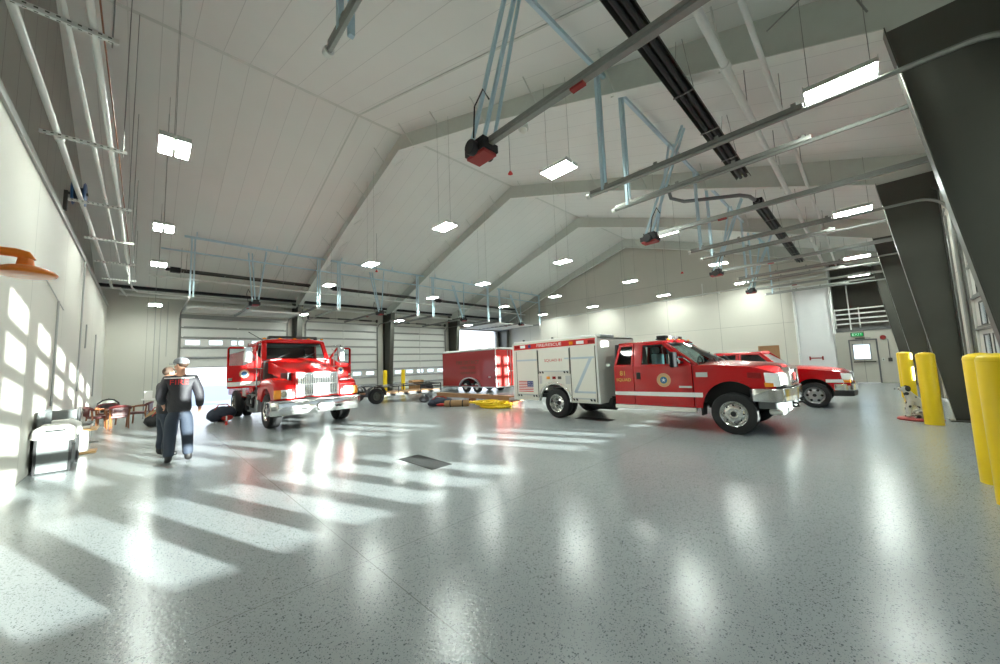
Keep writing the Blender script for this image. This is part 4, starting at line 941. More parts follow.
# light bar
m = MB(o); m.box(-.62, .62, 3.42, 3.66, 2.07, 2.1); lb = m.build('light_bar', 'black', sq, bevel=.006)
for k, (mat, x) in enumerate((('black', -.5), ('lamp_clear', -.28), ('black', -.05), ('lamp_clear', .2), ('black', .46))): MB(o).box(x - .1, x + .1, 3.43, 3.65, 2.1, 2.17).build('beacon', mat, lb, bevel=.015)
for x in (-.7, -.35, 0, .35, .7): MB(o).ball((x, 3.33, 2.06), .035, (1.4, 1, .7), 10, 6).build('clearance_lamp', 'amber', sq, smooth=True)
# rescue box body
BX0, BX1 = -1.08, 1.08
body = thing('rescue_body', None, None); body.parent = sq
def bchild(mb, *a, **k): return mb.build(*a, **k)
ar = [(6.5 + .53 * math.cos(a), .47 + .5 * math.sin(a)) for a in [PI * k / 18 for k in range(19)]]
for s in (-1, 1):
    F = lambda u, v, w, s=s: (s * (1.08 - w), u, v)
    MB(o).plate([(8.14, .47), (8.14, 2.26), (5.03, 2.26), (5.03, .47)] + [(12.99 - a if False else a, b) for a, b in ar[::-1]], [], F, 0, .03).build('body_side', 'white_paint', body)
    lip = [(6.5 + .60 * math.cos(a), .47 + .57 * math.sin(a)) for a in [PI * k / 18 for k in range(19)]]
    m = MB(o); m.prism(lip + ar[::-1], F, -.02, .01); m.build('fender_trim', 'chrome', body, smooth=False, bevel=.004)
    for y0, y1, z0, z1 in ((7.12, 7.96, .56, 2.0), (5.95, 7.06, 1.27, 2.0), (5.12, 5.89, .51, 2.02)):
        d = MB(o).plate([(y0, z0), (y1, z0), (y1, z1), (y0, z1)], [], F, -.014, .0).build('compartment_door', 'white_paint', body, bevel=.004)
        m = MB(o)
        for k in range(2 if False else 1): m.plate([(y0 + .02, z0 + .06), (y1 - .02, z0 + .06), (y1 - .02, z0 + .1), (y0 + .02, z0 + .1)], [], F, -.022, -.014)
        m.build('lift_bar', 'alu', d)
        for yy in (y0 + .06, y0 + .16, y1 - .16, y1 - .06): MB(o).plate([(yy - .03, z0 + .02), (yy + .02, z0 + .02), (yy + .04, z0 + .08), (yy - .01, z0 + .08)], [], F, -.026, -.014).build('latch', 'black', d)
        for yy in (y0 - .025, y1 + .006): MB(o).plate([(yy, z0), (yy + .02, z0), (yy + .02, z1), (yy, z1)], [], F, -.008, 0).build('door_gap_strip', 'galv_dark', d)  # dark strip stands for the shaded gap along the door edge
    for y0, y1 in ((6.98, 7.06), (5.95, 6.1)): MB(o).plate([(y0 - .02, .98), (y1, .98), (y1, 1.22), (y0 - .02, 1.22)], [], F, -.008, 0).build('filler_door', 'alu', body, bevel=.004)
    for y, mat in ((6.72, 'amber'), (6.5, 'lamp_red'), (6.3, 'galv_dark')): MB(o).plate([(y - .06, 1.12), (y + .06, 1.12), (y + .06, 1.2), (y - .06, 1.2)], [], F, -.02, 0).build('side_lamp', mat, body, bevel=.006)
    st = MB(o).plate([(5.07, 2.07), (8.07, 2.04), (8.07, 2.2), (5.07, 2.23)], [], F, -.006, 0).build('name_stripe', 'red_bright', body)
    for y, mat, hw in ((7.93, 'lamp_red', .1), (7.68, 'lamp_clear', .1), (7.4, 'navy_blue', .05), (5.85, 'amber', .06), (5.55, 'lamp_clear', .12), (5.2, 'lamp_red', .1)): MB(o).plate([(y - hw, 2.09), (y + hw, 2.09), (y + hw, 2.18), (y - hw, 2.18)], [], F, -.022, -.005).build('warning_lamp', mat, st, bevel=.004)
    BM = lambda y, z, q=.0: basis((s * (1.08 + .008 + q), y, z), (0, s, 0), (0, 0, 1))
    MO = Matrix.Translation(Vector(o))
    text('lettering', 'FIRE/RESCUE', .125, MO @ BM(6.65, 2.135), 'white_clean', st, .001, 1.35)
    text('lettering', 'SQUAD 81', .11, MO @ BM(6.5, 1.67, .008), 'red_bright', body, .001, 1.3)
    for pts in ([(5.14, 1.68), (5.9, 1.68), (5.9, 1.73), (5.14, 1.73)], [(7.12, 1.68), (7.96, 1.68), (7.96, 1.73), (7.12, 1.73)], [(5.95, 1.69), (6.1, 1.69), (6.1, 1.73), (5.95, 1.73)], [(5.2, 1.68), (5.3, 1.68), (5.82, .76), (5.72, .76)], [(5.14, .74), (5.8, .74), (5.8, .79), (5.14, .79)]):
        MB(o).plate(pts, [], F, -.0165, -.0145).build('reflective_stripe', 'stripe_blue', body)
    fl = MB(o).plate([(7.3, .73), (7.9, .73), (7.9, 1.06), (7.3, 1.06)], [], F, -.017, -.0145).build('flag', 'white_clean', body)
    m = MB(o)
    for k in range(7):
        z = .73 + k * 2 * .33 / 13; m.plate([(7.3, z), (7.9, z), (7.9, z + .33 / 13), (7.3, z + .33 / 13)], [], F, -.0185, -.017)
    m.build('flag_stripes', 'red_bright', fl); MB(o).plate([(7.3, .88), (7.54, .88), (7.54, 1.06), (7.3, 1.06)], [], F, -.0195, -.017).build('flag_canton', 'navy_blue', fl)
    m = MB(o)
    for i in range(4):
        for j in range(3): m.plate([(7.325 + i * .055, .9 + j * .05), (7.345 + i * .055, .9 + j * .05), (7.345 + i * .055, .92 + j * .05), (7.325 + i * .055, .92 + j * .05)], [], F, -.0205, -.0195)
    m.build('flag_stars', 'white_clean', fl)
    text('lettering', '81', .17, MO @ basis((s * (H + .005), 4.38, 1.26), (0, s, 0), (0, 0, 1)), 'gold', sq, .001)
    text('lettering', 'SQUAD', .105, MO @ basis((s * (H + .005), 4.37, 1.1), (0, s, 0), (0, 0, 1)), 'gold', sq, .001, 1.1)
MB(o).box(-1.05, 1.05, 5.03, 5.07, .47, 2.26).build('body_front', 'white_paint', body); MB(o).box(-1.05, 1.05, 8.1, 8.14, .47, 2.26).build('body_rear', 'white_paint', body)
MB(o).box(-1.05, 1.05, 5.03, 8.14, 2.22, 2.26).build('body_top', 'white_paint', body); MB(o).box(-1.05, 1.05, 5.06, 8.12, .9, .95).build('body_deck', 'black', body)
for s in (-1, 1):
    MB(o).tube([(s * 1.075, 5.06, .47), (s * 1.075, 5.06, 2.2), (s * 1.04, 5.1, 2.29), (s * 1.04, 8.08, 2.29), (s * 1.075, 8.12, 2.2), (s * 1.075, 8.12, .47)], .025, 8).build('edge_rail', 'white_clean', body, smooth=True)
m = MB(o); m.box(-.6, .2, 5.2, 5.6, 2.26, 2.36); m.box(.1, .6, 7.2, 7.9, 2.26, 2.33); m.build('roof_box', 'alu', body, bevel=.01)
for y in (7.75, 6.6): MB(o).cyl((-.95, y, 2.28), (-.95, y, 2.36), .035).build('roof_lamp', 'black', body)
MB(o).box(-1.05, 1.05, 8.14, 8.42, .42, .5).build('rear_step', 'alu', body, bevel=.006)
# ------------------------------------------------------------------ red pickup parked beyond the squad truck
PX, PY = 14.98, 3.2
pk = thing('pickup_truck', 'red pickup truck with silver wheels parked beyond the squad truck', 'pickup truck', (PX, PY, 0)); o = (0, -PY, 0)
BELT = 1.18; H = .98
for s in (-1, 1):
    F = sideF(s, H, .3)
    def archp(y, z, ry, rz, n=16): return [(y + ry * math.cos(a), z + rz * math.sin(a)) for a in [PI * k / n for k in range(n + 1)]]
    ar = archp(1.18, .35, .46, .5); ar2 = archp(4.75, .35, .46, .5)
    MB(o).plate([(1.95, .36), (1.95, BELT), (1.4, 1.14), (.7, 1.06), (.45, 1.0), (.38, .66), (.62, .64), (.7, .36)][:7] + [(.72, .36)] + [(a, b) for a, b in ar[::-1]] + [(1.7, .36)], [], F, 0, .03).build('fender', 'red_paint', pk, bevel=.006)
    d = MB(o).plate([(1.97, .36), (3.0, .36), (3.0, BELT), (1.97, BELT)], [], F, 0, .04)
    d.plate([(3.0, BELT), (1.9, BELT), (2.42, 1.66), (3.0, 1.68)], [[(2.94, 1.22), (2.06, 1.22), (2.46, 1.6), (2.94, 1.62)]], F, 0, .04); d = d.build('front_door', 'red_paint', pk, bevel=.006)
    MB(o).plate([(2.94, 1.22), (2.06, 1.22), (2.46, 1.6), (2.94, 1.62)], [], F, .02, .025).build('window', 'glass_dark', d)
    MB(o).box(s * H - .012, s * H + .012, 2.82, 2.94, 1.0, 1.05).build('handle', 'black', d)
    d = MB(o).plate([(3.02, .36), (3.9, .36), (3.9, BELT), (3.02, BELT)], [], F, 0, .04)
    d.plate([(3.9, BELT), (3.02, BELT), (3.02, 1.68), (3.75, 1.66)], [[(3.8, 1.22), (3.1, 1.22), (3.1, 1.62), (3.68, 1.6)]], F, 0, .04); d = d.build('rear_door', 'red_paint', pk, bevel=.006)
    MB(o).plate([(3.8, 1.22), (3.1, 1.22), (3.1, 1.62), (3.68, 1.6)], [], F, .02, .025).build('window', 'glass_dark', d)
    MB(o).plate([(3.92, .45), (3.92, 1.2), (5.75, 1.2), (5.75, .45)] + [(5.21, .45)] + [(a, b) for a, b in ar2 if b > .45] + [(4.29, .45)], [], F, 0, .03).build('bed_side', 'red_paint', pk)
    MB(o).plate([(.42, .74), (.9, .74), (.9, .83), (.41, .83)], [], F, -.004, .002).build('side_stripe', 'white_clean', pk)
    MB(o).prism([(.34, .82), (.36, .98), (.58, 1.02), (.56, .84)], lambda u, v, w: (s * w, u, v), .6, H + .006).build('headlamp', 'lamp_clear', pk, bevel=.015)
    MB(o).prism([(.38, .74), (.38, .81), (.54, .82), (.52, .74)], lambda u, v, w: (s * w, u, v), .75, H + .008).build('turn_signal', 'amber', pk, bevel=.01)
    m = MB(o); m.obox((s * 1.12, 2.25, 1.3), (.18, .08, .2)); m.bar((s * .96, 2.2, 1.25), (s * 1.1, 2.25, 1.28), .04); m.build('mirror', 'black', pk, bevel=.02)
    MB(o).bar((s * .97, 1.9, BELT), (s * .83, 2.42, 1.67), .06, .05).build('pillar', 'red_paint', pk, bevel=.01)
    for y in (1.18, 4.75):
        road_wheel(o, s * .85, y, .365, .24, s, pk, rim_r=.64, rim='alu', holes=6, spokes=True)
        MB(o).plate(archp(y, .35, .47, .51), [], lambda u, v, w: (s * w, u, v), .55, .57).build('wheel_liner', 'black', pk)
    m = MB(o); m.box(min(s * .2, s * .7), max(s * .2, s * .7), 2.5, 2.95, .7, .85); m.obox((s * .45, 3.0, 1.1), (.45, .12, .6)); m.build('seat', 'interior', pk, bevel=.03)
hood(pk, o, [(1.92, 1.24, 1.17, .97), (1.3, 1.21, 1.13, .97), (.8, 1.15, 1.06, .95), (.52, 1.1, 1.0, .92), (.42, 1.02, .95, .88)], 'red_paint')
m = MB(o); m.add([(-.9, 1.85, 1.2), (.9, 1.85, 1.2), (.8, 2.42, 1.66), (-.8, 2.42, 1.66)], [(0, 1, 2, 3)]); m.build('windshield', 'glass_tint', pk)
m = MB(o); m.prism([(-.84, 1.65), (-.78, 1.7), (-.4, 1.725), (.4, 1.725), (.78, 1.7), (.84, 1.65)], lambda u, v, w: (u, w, v), 2.38, 3.78); m.build('roof', 'red_paint', pk, bevel=.015)
m = MB(o); m.box(-.93, .93, 3.88, 3.92, .4, 1.2); m.box(-.9, .9, 5.71, 5.75, .5, 1.2); m.box(-.93, .93, 3.92, 5.75, .6, .66); m.build('bed_floor', 'red_paint', pk)
m = MB(o); m.plate([(-.95, .5), (.95, .5), (.95, 1.2), (.82, 1.66), (-.82, 1.66), (-.95, 1.2)], [[(-.65, 1.24), (.65, 1.24), (.6, 1.58), (-.6, 1.58)]], P_XZ, 3.8, 3.86); m.build('cab_back', 'red_paint', pk)
MB(o).box(-.93, .93, 1.95, 3.85, .4, .5).build('cab_floor', 'interior', pk)
m = MB(o); out = [(-.99, .72), (-1.0, .5), (-.9, .33), (-.4, .27), (.4, .27), (.9, .33), (1.0, .5), (.99, .72)]; inn = [(x * .93, y + .06) for x, y in out][::-1]
m.prism(out + inn, lambda u, v, w: (u, v, w), .52, .7); bp = m.build('bumper', 'chrome', pk, bevel=.015)
m = MB(o); m.prism([(x * 1.0, y + .01) for x, y in out] + [(x, y + .01) for x, y in inn], lambda u, v, w: (u, v, w), .36, .52); m.build('bumper_valance', 'black', bp, bevel=.02)
m = MB(o); m.box(-.6, .6, .36, .42, .74, .98); m.build('grille', 'black', pk, bevel=.01); m = MB(o); m.box(-.62, .62, .34, .37, .84, .89); m.build('grille_bar', 'chrome', pk)
m = MB(o); m.box(-.5, .5, .6, 5.6, .4, .5); m.build('chassis', 'black', pk)
for y in (1.18, 4.75): MB(o).cyl((-.8, y, .365), (.8, y, .365), .05).build('axle', 'black', pk)
# ------------------------------------------------------------------ fire engine with its front doors open
fe = thing('fire_engine', 'red fire engine facing the camera with both front doors open', 'fire engine', (3.72, 12.5, 0), rz=.02)
Hc = 1.04
hood(fe, (0, 0, 0), [(1.12, 2.08, 1.98, .92), (.7, 2.04, 1.92, .84), (.1, 1.93, 1.78, .75), (-.5, 1.8, 1.62, .67), (-.78, 1.7, 1.5, .63), (-.84, 1.6, 1.42, .61)], 'red_engine', skirt=.35)
m = MB(); m.plate([(-.63, .86), (.63, .86), (.63, 1.62), (-.63, 1.62)], [[(-.54, .93), (.54, .93), (.54, 1.56), (-.54, 1.56)]], P_XZ, -.9, -.7); m.build('hood_front', 'red_engine', fe, bevel=.02)
m = MB(); m.plate([(-.56, .91), (.56, .91), (.56, 1.58), (-.56, 1.58)], [[(-.51, .96), (.51, .96), (.51, 1.53), (-.51, 1.53)]], P_XZ, -.93, -.87)
for k in range(21): x = -.51 + k * .05; m.box(x, x + .034, -.91, -.88, .95, 1.54)
m.box(-.54, .54, -.925, -.89, 1.22, 1.26); m.box(-.02, .02, -.93, -.89, .95, 1.54)
g = m.build('grille', 'chrome', fe, bevel=.006); MB().box(-.54, .54, -.87, -.85, .93, 1.56).build('grille_back', 'black', g)
for s in (-1, 1):
    # front fender: an arch of metal round the wheel, with lamp pod at the front
    pr = [(-.92, .82), (-.92, 1.12), (-.8, 1.3), (-.5, 1.42), (0, 1.46), (.45, 1.42), (.8, 1.3), (1.0, 1.1), (1.05, .75), (.66, .75)] + [(.62 * math.cos(a), .5 + .62 * math.sin(a)) for a in [.35 + (PI - .7) * k / 12 for k in range(13)]] + [(-.66, .82)]
    f = MB(); f.prism(pr, lambda u, v, w: (s * w, u, v), .6, 1.16); fen = f.build('fender', 'red_engine', fe, bevel=.05, seg=3)
    MB().box(min(s * .74, s * 1.12), max(s * .74, s * 1.12), -.955, -.9, .88, 1.12).build('headlamp', 'lamp_clear', fe, bevel=.015)
    MB().box(min(s * 1.0, s * 1.165), max(s * 1.0, s * 1.165), -.965, -.86, .88, 1.12).build('turn_signal', 'amber', fe, bevel=.015)
    m = MB(); m.lathe([(0, -.02), (.07, -.02), (.085, 0)], (s * .93, -.955, 1.0), (0, 1, 0), 20); m.build('lamp_ring', 'chrome', fe)
    road_wheel((0, 0, 0), s * .99, 0, .5, .34, s, fe, rim_r=.56)
    rw = road_wheel((0, 0, 0), s * 1.02, 4.7, .5, .27, s, fe, deep=True, rim_r=.56)
    m = MB(); m.lathe([(.28, -.13), (.44, -.13), (.5, -.09), (.5, .09), (.44, .13), (.28, .13), (.27, 0), (.28, -.13)], (s * .70, 4.7, .5), (s, 0, 0), 30); m.build('inner_tyre', 'rubber', rw, smooth=True)
    # cab side behind the open door: rear door and pillars
    F = lambda u, v, w, s=s: (s * (Hc - w - max(0, v - 2.0) * .12), u, v)
    MB().plate([(1.1, .95), (1.28, .95), (1.28, 2.05), (1.55, 2.62), (2.2, 2.64), (2.2, .95), (3.3, .95), (3.3, 2.64), (2.2, 2.7), (1.5, 2.7), (1.1, 2.05)], [], F, 0, .06).build('door_frame', 'red_engine', fe)
    d = MB().plate([(2.26, .98), (3.25, .98), (3.25, 2.6), (2.26, 2.6)], [[(2.36, 1.95), (3.15, 1.95), (3.15, 2.5), (2.36, 2.5)]], F, 0, .05).build('rear_door', 'red_engine', fe, bevel=.006)
    MB().plate([(2.36, 1.95), (3.15, 1.95), (3.15, 2.5), (2.36, 2.5)], [], F, .02, .026).build('window', 'glass_dark', d)
    # chrome step box and tank under the door
    MB().box(min(s * .78, s * 1.14), max(s * .78, s * 1.14), 1.12, 2.2, .42, .9).build('step_box', 'alu', fe, bevel=.03)
    m = MB(); m.box(min(s * .8, s * 1.2), max(s * .8, s * 1.2), 1.2, 2.1, .38, .42); m.box(min(s * .9, s * 1.16), max(s * .9, s * 1.16), 1.15, 2.15, .9, .94); m.build('step_plate', 'galv', fe)
    # seats
    m = MB(); m.box(min(s * .3, s * .85), max(s * .3, s * .85), 1.6, 2.1, 1.2, 1.45); m.obox((s * .57, 2.12, 1.8), (.52, .14, .8)); m.build('seat', 'interior', fe, bevel=.04)
    # mirror on chrome arms
    m = MB(); m.obox((s * 1.42, 1.0, 2.2), (.22, .12, .5)); mr = m.build('mirror', 'chrome', fe, bevel=.03)
    m = MB(); m.tube([(s * 1.08, 1.12, 2.5), (s * 1.42, 1.02, 2.55), (s * 1.42, 1.02, 1.8), (s * 1.0, .95, 1.75)], .016, 8); m.build('mirror_arm', 'chrome', mr, smooth=True)
    # open front door, hinged at its front edge
    ang = math.radians(82 if s < 0 else 80)
    hx, hy = s * (Hc + .0), 1.1
    dx, dy = s * math.sin(ang), math.cos(ang)               # from the hinge outward
    nx, ny = (s * math.cos(ang), -math.sin(ang))            # outer face normal, toward the front
    FD = lambda u, v, w: (hx + dx * u - nx * w, hy + dy * u - ny * w, v)
    dd = MB().plate([(0.02, 1.18), (.86, 1.18), (.88, 1.5), (.88, 2.4), (.82, 2.46), (.32, 2.46), (.02, 2.06)], [[(.22, 2.0), (.42, 1.88), (.82, 1.88), (.82, 2.4), (.34, 2.4), (.1, 2.06)]], FD, 0, .07).build('front_door', 'red_engine', fe, bevel=.012)
    MB().plate([(.22, 2.0), (.42, 1.88), (.82, 1.88), (.82, 2.4), (.34, 2.4), (.1, 2.06)], [], FD, .03, .036).build('window', 'glass_clear', dd)
    MB().plate([(.02, 1.24), (.86, 1.24), (.86, 1.37), (.02, 1.37)], [], FD, -.004, .001).build('side_stripe', 'white_clean', dd)
    c = Vector(FD(.44, 1.62, 0)); a = Vector((nx, ny, 0))
    e = MB().cyl(c, c + a * .005, .13, n=28).build('emblem', 'emblem_tan', dd); 
    MB().cyl(c, c + a * .011, .075, n=24).build('emblem', 'emblem_blue', dd); MB().cyl(c, c + a * .008, .1, n=24).build('emblem', 'white_clean', dd)
    MB().plate([(.74, 1.42), (.84, 1.42), (.84, 1.5), (.74, 1.5)], [], FD, -.03, 0).build('handle', 'chrome', dd, bevel=.006)
    MB().plate([(.08, 1.22), (.8, 1.22), (.8, 1.82), (.08, 1.82)], [], FD, .07, .085).build('inner_panel', 'interior', dd)
    # grab rail
    MB().tube([(s * 1.14, 1.06, 1.1), (s * 1.18, 1.02, 1.2), (s * 1.18, 1.02, 2.3), (s * 1.12, 1.08, 2.4)], .018, 8).build('grab_rail', 'chrome', fe, smooth=True)
m = MB(); m.add([(-.9, 1.12, 2.06), (.9, 1.12, 2.06), (.84, 1.42, 2.62), (-.84, 1.42, 2.62)], [(0, 1, 2, 3)]); ws = m.build('windshield', 'glass_tint', fe)
m = MB(); m.bar((-.95, 1.1, 2.04), (.95, 1.1, 2.04), .05); m.bar((-.9, 1.42, 2.64), (.9, 1.42, 2.64), .06)
for s in (-1, 1): m.bar((s * .97, 1.1, 2.02), (s * .9, 1.43, 2.66), .14, .06)
m.build('windshield_frame', 'red_engine', fe, bevel=.01)
for a, b in (((-.6, 1.08, 2.08), (-.15, 1.22, 2.3)), ((.2, 1.08, 2.08), (.65, 1.22, 2.3))): MB().bar(a, b, .02).build('wiper', 'black', ws)
m = MB(); m.prism([(-.99, 2.62), (-.93, 2.7), (-.5, 2.75), (.5, 2.75), (.93, 2.7), (.99, 2.62)], lambda u, v, w: (u, w, v), 1.36, 3.34); m.build('roof', 'red_engine', fe, bevel=.03)
m = MB(); m.box(-1.0, 1.0, 3.28, 3.34, .95, 2.64); m.build('cab_back', 'interior', fe)
MB().box(-.9, .9, 1.5, 3.25, 2.56, 2.6).build('headliner', 'seat_teal', fe)
m = MB(); m.box(-1.0, 1.0, 1.1, 3.3, .95, 1.05); m.box(-1.0, 1.0, .95, 1.2, .95, 1.95); m.build('cab_floor', 'interior', fe)
m = MB(); m.box(-.75, .75, -.6, 1.1, .95, 1.6); m.build('engine_bay', 'black', fe)
m = MB(); m.box(-.98, .98, 3.42, 6.9, .75, 2.5); m.build('pump_body', 'red_engine', fe, bevel=.03)
for s in (-1, 1): MB().box(min(s * .97, s * 1.0), max(s * .97, s * 1.0), 3.45, 4.0, .8, 2.4).build('pump_panel', 'alu', fe)
m = MB(); out = [(-1.24, -.55), (-1.26, -.95), (-1.1, -1.12), (1.1, -1.12), (1.26, -.95), (1.24, -.55)]; inn = [(x * .95, y + .07) for x, y in out][::-1]
m.prism(out + inn, lambda u, v, w: (u, v, w), .42, .80); bp = m.build('bumper', 'chrome', fe, bevel=.02)
m = MB(); m.box(-1.2, 1.2, -1.08, -.6, .79, .82); m.build('bumper_deck', 'alu', bp)
for x in (-.45, .5): MB().tube([(x - .05, -1.12, .55), (x - .05, -1.2, .57), (x + .05, -1.2, .57), (x + .05, -1.12, .55)], .02).build('tow_hook', 'black', bp)
MB().lathe([(0, -.06), (.1, -.06), (.13, 0), (.05, .02)], (.0, -1.12, .6), (0, 1, 0), 20).build('siren_speaker', 'chrome', bp, smooth=True)
m = MB(); m.box(-.45, .45, -.55, 6.8, .5, .7); m.build('chassis', 'black', fe)
for y in (0, 4.7): MB().cyl((-.9, y, .5), (.9, y, .5), .09).build('axle', 'black', fe)
m = MB(); m.box(-.75, .75, 1.48, 1.75, 2.8, 2.86); m.box(-.78, -.7, 1.5, 1.7, 2.76, 2.8); m.box(.7, .78, 1.5, 1.7, 2.76, 2.8); lb = m.build('light_bar', 'black', fe, bevel=.01)
for x in (-.9, -.45, 0, .45, .9): MB().ball((x, 1.42, 2.76), .04, (1.5, 1, .7), 10, 6).build('clearance_lamp', 'amber', fe, smooth=True)
MB().tube([(-.92, 1.6, 2.72), (-1.25, 1.9, 3.0)], .012, 6).build('antenna', 'black', fe)
# hoses and dark gear hanging under the left door
m = MB(); m.tube([(-1.0, 1.3, 1.0), (-1.2, 1.35, .8), (-1.15, 1.5, .55), (-1.22, 1.8, .62), (-1.18, 2.1, .9)], .05, 8); m.tube([(-1.05, 1.9, 1.0), (-1.25, 1.95, .7), (-1.2, 2.1, .45)], .06, 8); m.build('hose', 'black', fe, smooth=True)
# ------------------------------------------------------------------ people
def hand(J, E, wi, s, p, d, side):
    """palm and five fingers; p wrist, d direction, side = outward axis"""
    p = Vector(p); d = Vector(d).normalized(); o = Vector(side).normalized(); n = d.cross(o)
    pk = p + d * .06; J.append((*pk, .030, .022)); ip = len(J) - 1; E.append((wi, ip))
    for k, L in enumerate((.068, .078, .072, .056)):
        b = p + d * .098 + o * (.030 - .020 * k); c1 = b + d * L * .5 + n * s * .006; c2 = b + d * L * .9 + n * s * .024
        J.append((*b, .0095)); J.append((*c1, .0088)); J.append((*c2, .0078)); q = len(J)
        E += [(ip, q - 3), (q - 3, q - 2), (q - 2, q - 1)]
    t0 = p + d * .045 + o * .034; t1 = t0 + d * .028 + o * .022; t2 = t1 + d * .03 + n * s * .01
    J.append((*t0, .012)); J.append((*t1, .0105)); J.append((*t2, .009)); q = len(J); E += [(ip, q - 3), (q - 3, q - 2), (q - 2, q - 1)]
def person(lab, loc, rz, arms, stance, head_turn, cap=None, hair=True, letters=None, patch=None, sc=1.05):
    t = thing('person', lab, 'person', loc, rz)
    K = lambda x, y, z: (x * sc, y * sc, z * sc)
    J = [(*K(0, 0, .96), .13, .11), (*K(0, .01, 1.18), .14, .10), (*K(0, .01, 1.40), .16, .11), (*K(0, .0, 1.52), .08, .075), (*K(0, .025, 1.60), .055, .055), (*K(0, .045, 1.69), .082, .088), (*K(0, .035, 1.775), .078, .092)]
    J[0] = (*J[0][:3], .085, .075); E = [(0, 1), (1, 2), (2, 3), (3, 4), (4, 5), (5, 6)]; JJ = [J[0], J[1], J[2], J[3]]
    jk = [(J[0][0], J[0][1], J[0][2] - .14, .215, .175), (J[0][0], J[0][1], J[0][2] + .08, .185, .145), (*J[1][:3], .185, .14), (*J[2][:3], .20, .14), (J[3][0], J[3][1], J[3][2] - .01, .10, .09)]; jE = [(0, 1), (1, 2), (2, 3), (3, 4)]
    tr = [(J[0][0], J[0][1], J[0][2] + .08, .17, .14), (J[0][0], J[0][1], J[0][2] - .06, .185, .15)]; tE = [(0, 1)]
    boots = []
    for s, (kn, an, to) in zip((-1, 1), stance):
        h = K(s * .09, 0, .86); i = len(J); J.append((*h, .06)); J.append((*K(*kn), .06)); J.append((*K(*an), .042)); J.append((*K(*to), .034)); E += [(0, i), (i, i + 1), (i + 1, i + 2), (i + 2, i + 3)]
        i = len(tr); mid = tuple((a + b) / 2 for a, b in zip(K(*kn), K(*an)))
        tr.append((*h, .13, .135)); tr.append((*K(*kn), .098)); tr.append((*mid, .092)); tr.append((K(*an)[0], K(*an)[1], K(*an)[2] + .02, .085)); tE += [(1, i), (i, i + 1), (i + 1, i + 2), (i + 2, i + 3)]
        boots.append((K(*an), K(*to)))
    for s, (el, wr) in zip((-1, 1), arms):
        sh = K(s * .185, 0, 1.455); i = len(J); J.append((*sh, .065)); J.append((*K(*el), .046)); J.append((*K(*wr), .030)); E += [(2, i), (i, i + 1), (i + 1, i + 2)]
        d = Vector(wr) - Vector(el); hand(J, E, i + 2, s, K(*wr), d + Vector((0, .02, -.05)), (0, 1, .2))
        i = len(jk); jk.append((*sh, .105)); jk.append((*K(*el), .082)); q = Vector(K(*wr)) - d.normalized() * .03; jk.append((*q, .062)); jE += [(3, i), (i, i + 1), (i + 1, i + 2)]
    skin('body', J, E, 'skin', t, 2)
    jm = skin('jacket', jk, jE, 'jacket', t, 2); skin('trousers', tr, tE, 'trousers', t, 2, root=1)
    for an, to in boots:
        bt = skin('boot', [(an[0], an[1], an[2] + .12, .062), (an[0], an[1] - .01, an[2] - .01, .06), ((an[0] + to[0]) / 2, (an[1] + to[1]) / 2, .055, .052, .048), (to[0], to[1] + .02, .045, .045, .04)], [(0, 1), (1, 2), (2, 3)], 'boot', t, 2)
        for v in bt.data.vertices:
            if v.co.z < 0.004: v.co.z = 0.004
    # face, ears, hair and cap turn with the head
    R = Matrix.Rotation(head_turn, 4, 'Z'); hc = Vector(K(0, .045, 1.72))
    def head_piece(mb, name, mat, **k):
        for p in mb.v: p.xyz = hc + (R @ p)
        return mb.build(name, mat, t, smooth=True, **k)
    hm = MB()
    hm.ball((0, .105, -.03), .02, (.8, 1.1, 1.3), 10, 6); hm.ball((0, .07, -.075), .04, (1.1, .9, .6), 10, 6)
    for s in (-1, 1): hm.ball((s * .088, -.005, -.01), .028, (.45, .8, 1.2), 10, 6)
    head_piece(hm, 'face_features', 'skin')
    hm = MB()
    for s in (-1, 1): hm.ball((s * .034, .092, .01), .011, (1.2, .6, .8), 8, 5)
    hm.box(-.024, .024, .100, .106, -.072, -.066); head_piece(hm, 'eyes_and_mouth', 'hair')
    if hair:
        hm = MB(); hm.ball((0, -.022, .035), .1, (.95, 1.0, .98), 18, 12)
        for p in hm.v:
            if p.y > .035 and p.z < .06: p.y = .03 - (p.y - .035) * .3
        head_piece(hm, 'hair', 'hair')
    if cap:
        hm = MB(); hm.lathe([(.112, .0), (.114, .03), (.104, .07), (.07, .104), (.03, .116), (0, .118)], (0, .0, .03), (0, 0, 1), 24)
        hm.lathe([(0, .118), (.012, .12), (.01, .128), (0, .13)], (0, 0, .03), (0, 0, 1), 10)
        hm.prism([(-.085, .06), (-.075, .15), (-.03, .19), (.03, .19), (.075, .15), (.085, .06)], lambda u, v, w: (u, v, .035 + w - abs(u) * .25), 0, .008)
        for p in hm.v: p.y = p.y * 1.08
        head_piece(hm, 'cap', cap)
    def surf_y(z0, z1, xm):
        return min(v.co.y for v in jm.data.vertices if z0 < v.co.z < z1 and abs(v.co.x) < xm)
    if letters:
        z = 1.43 * sc; y = surf_y(z - .06, z + .06, .14) - .004
        lt = text('lettering', letters, .135, basis((-.02, y, z - .02), (1, 0, 0), (0, -.04, 1)), 'red_bright', t, .004, 1.15)
        m = MB(); m.box(-.23, .2, y, y + .01, z + .055, z + .075); m.build('reflective_band', 'white_clean', t)
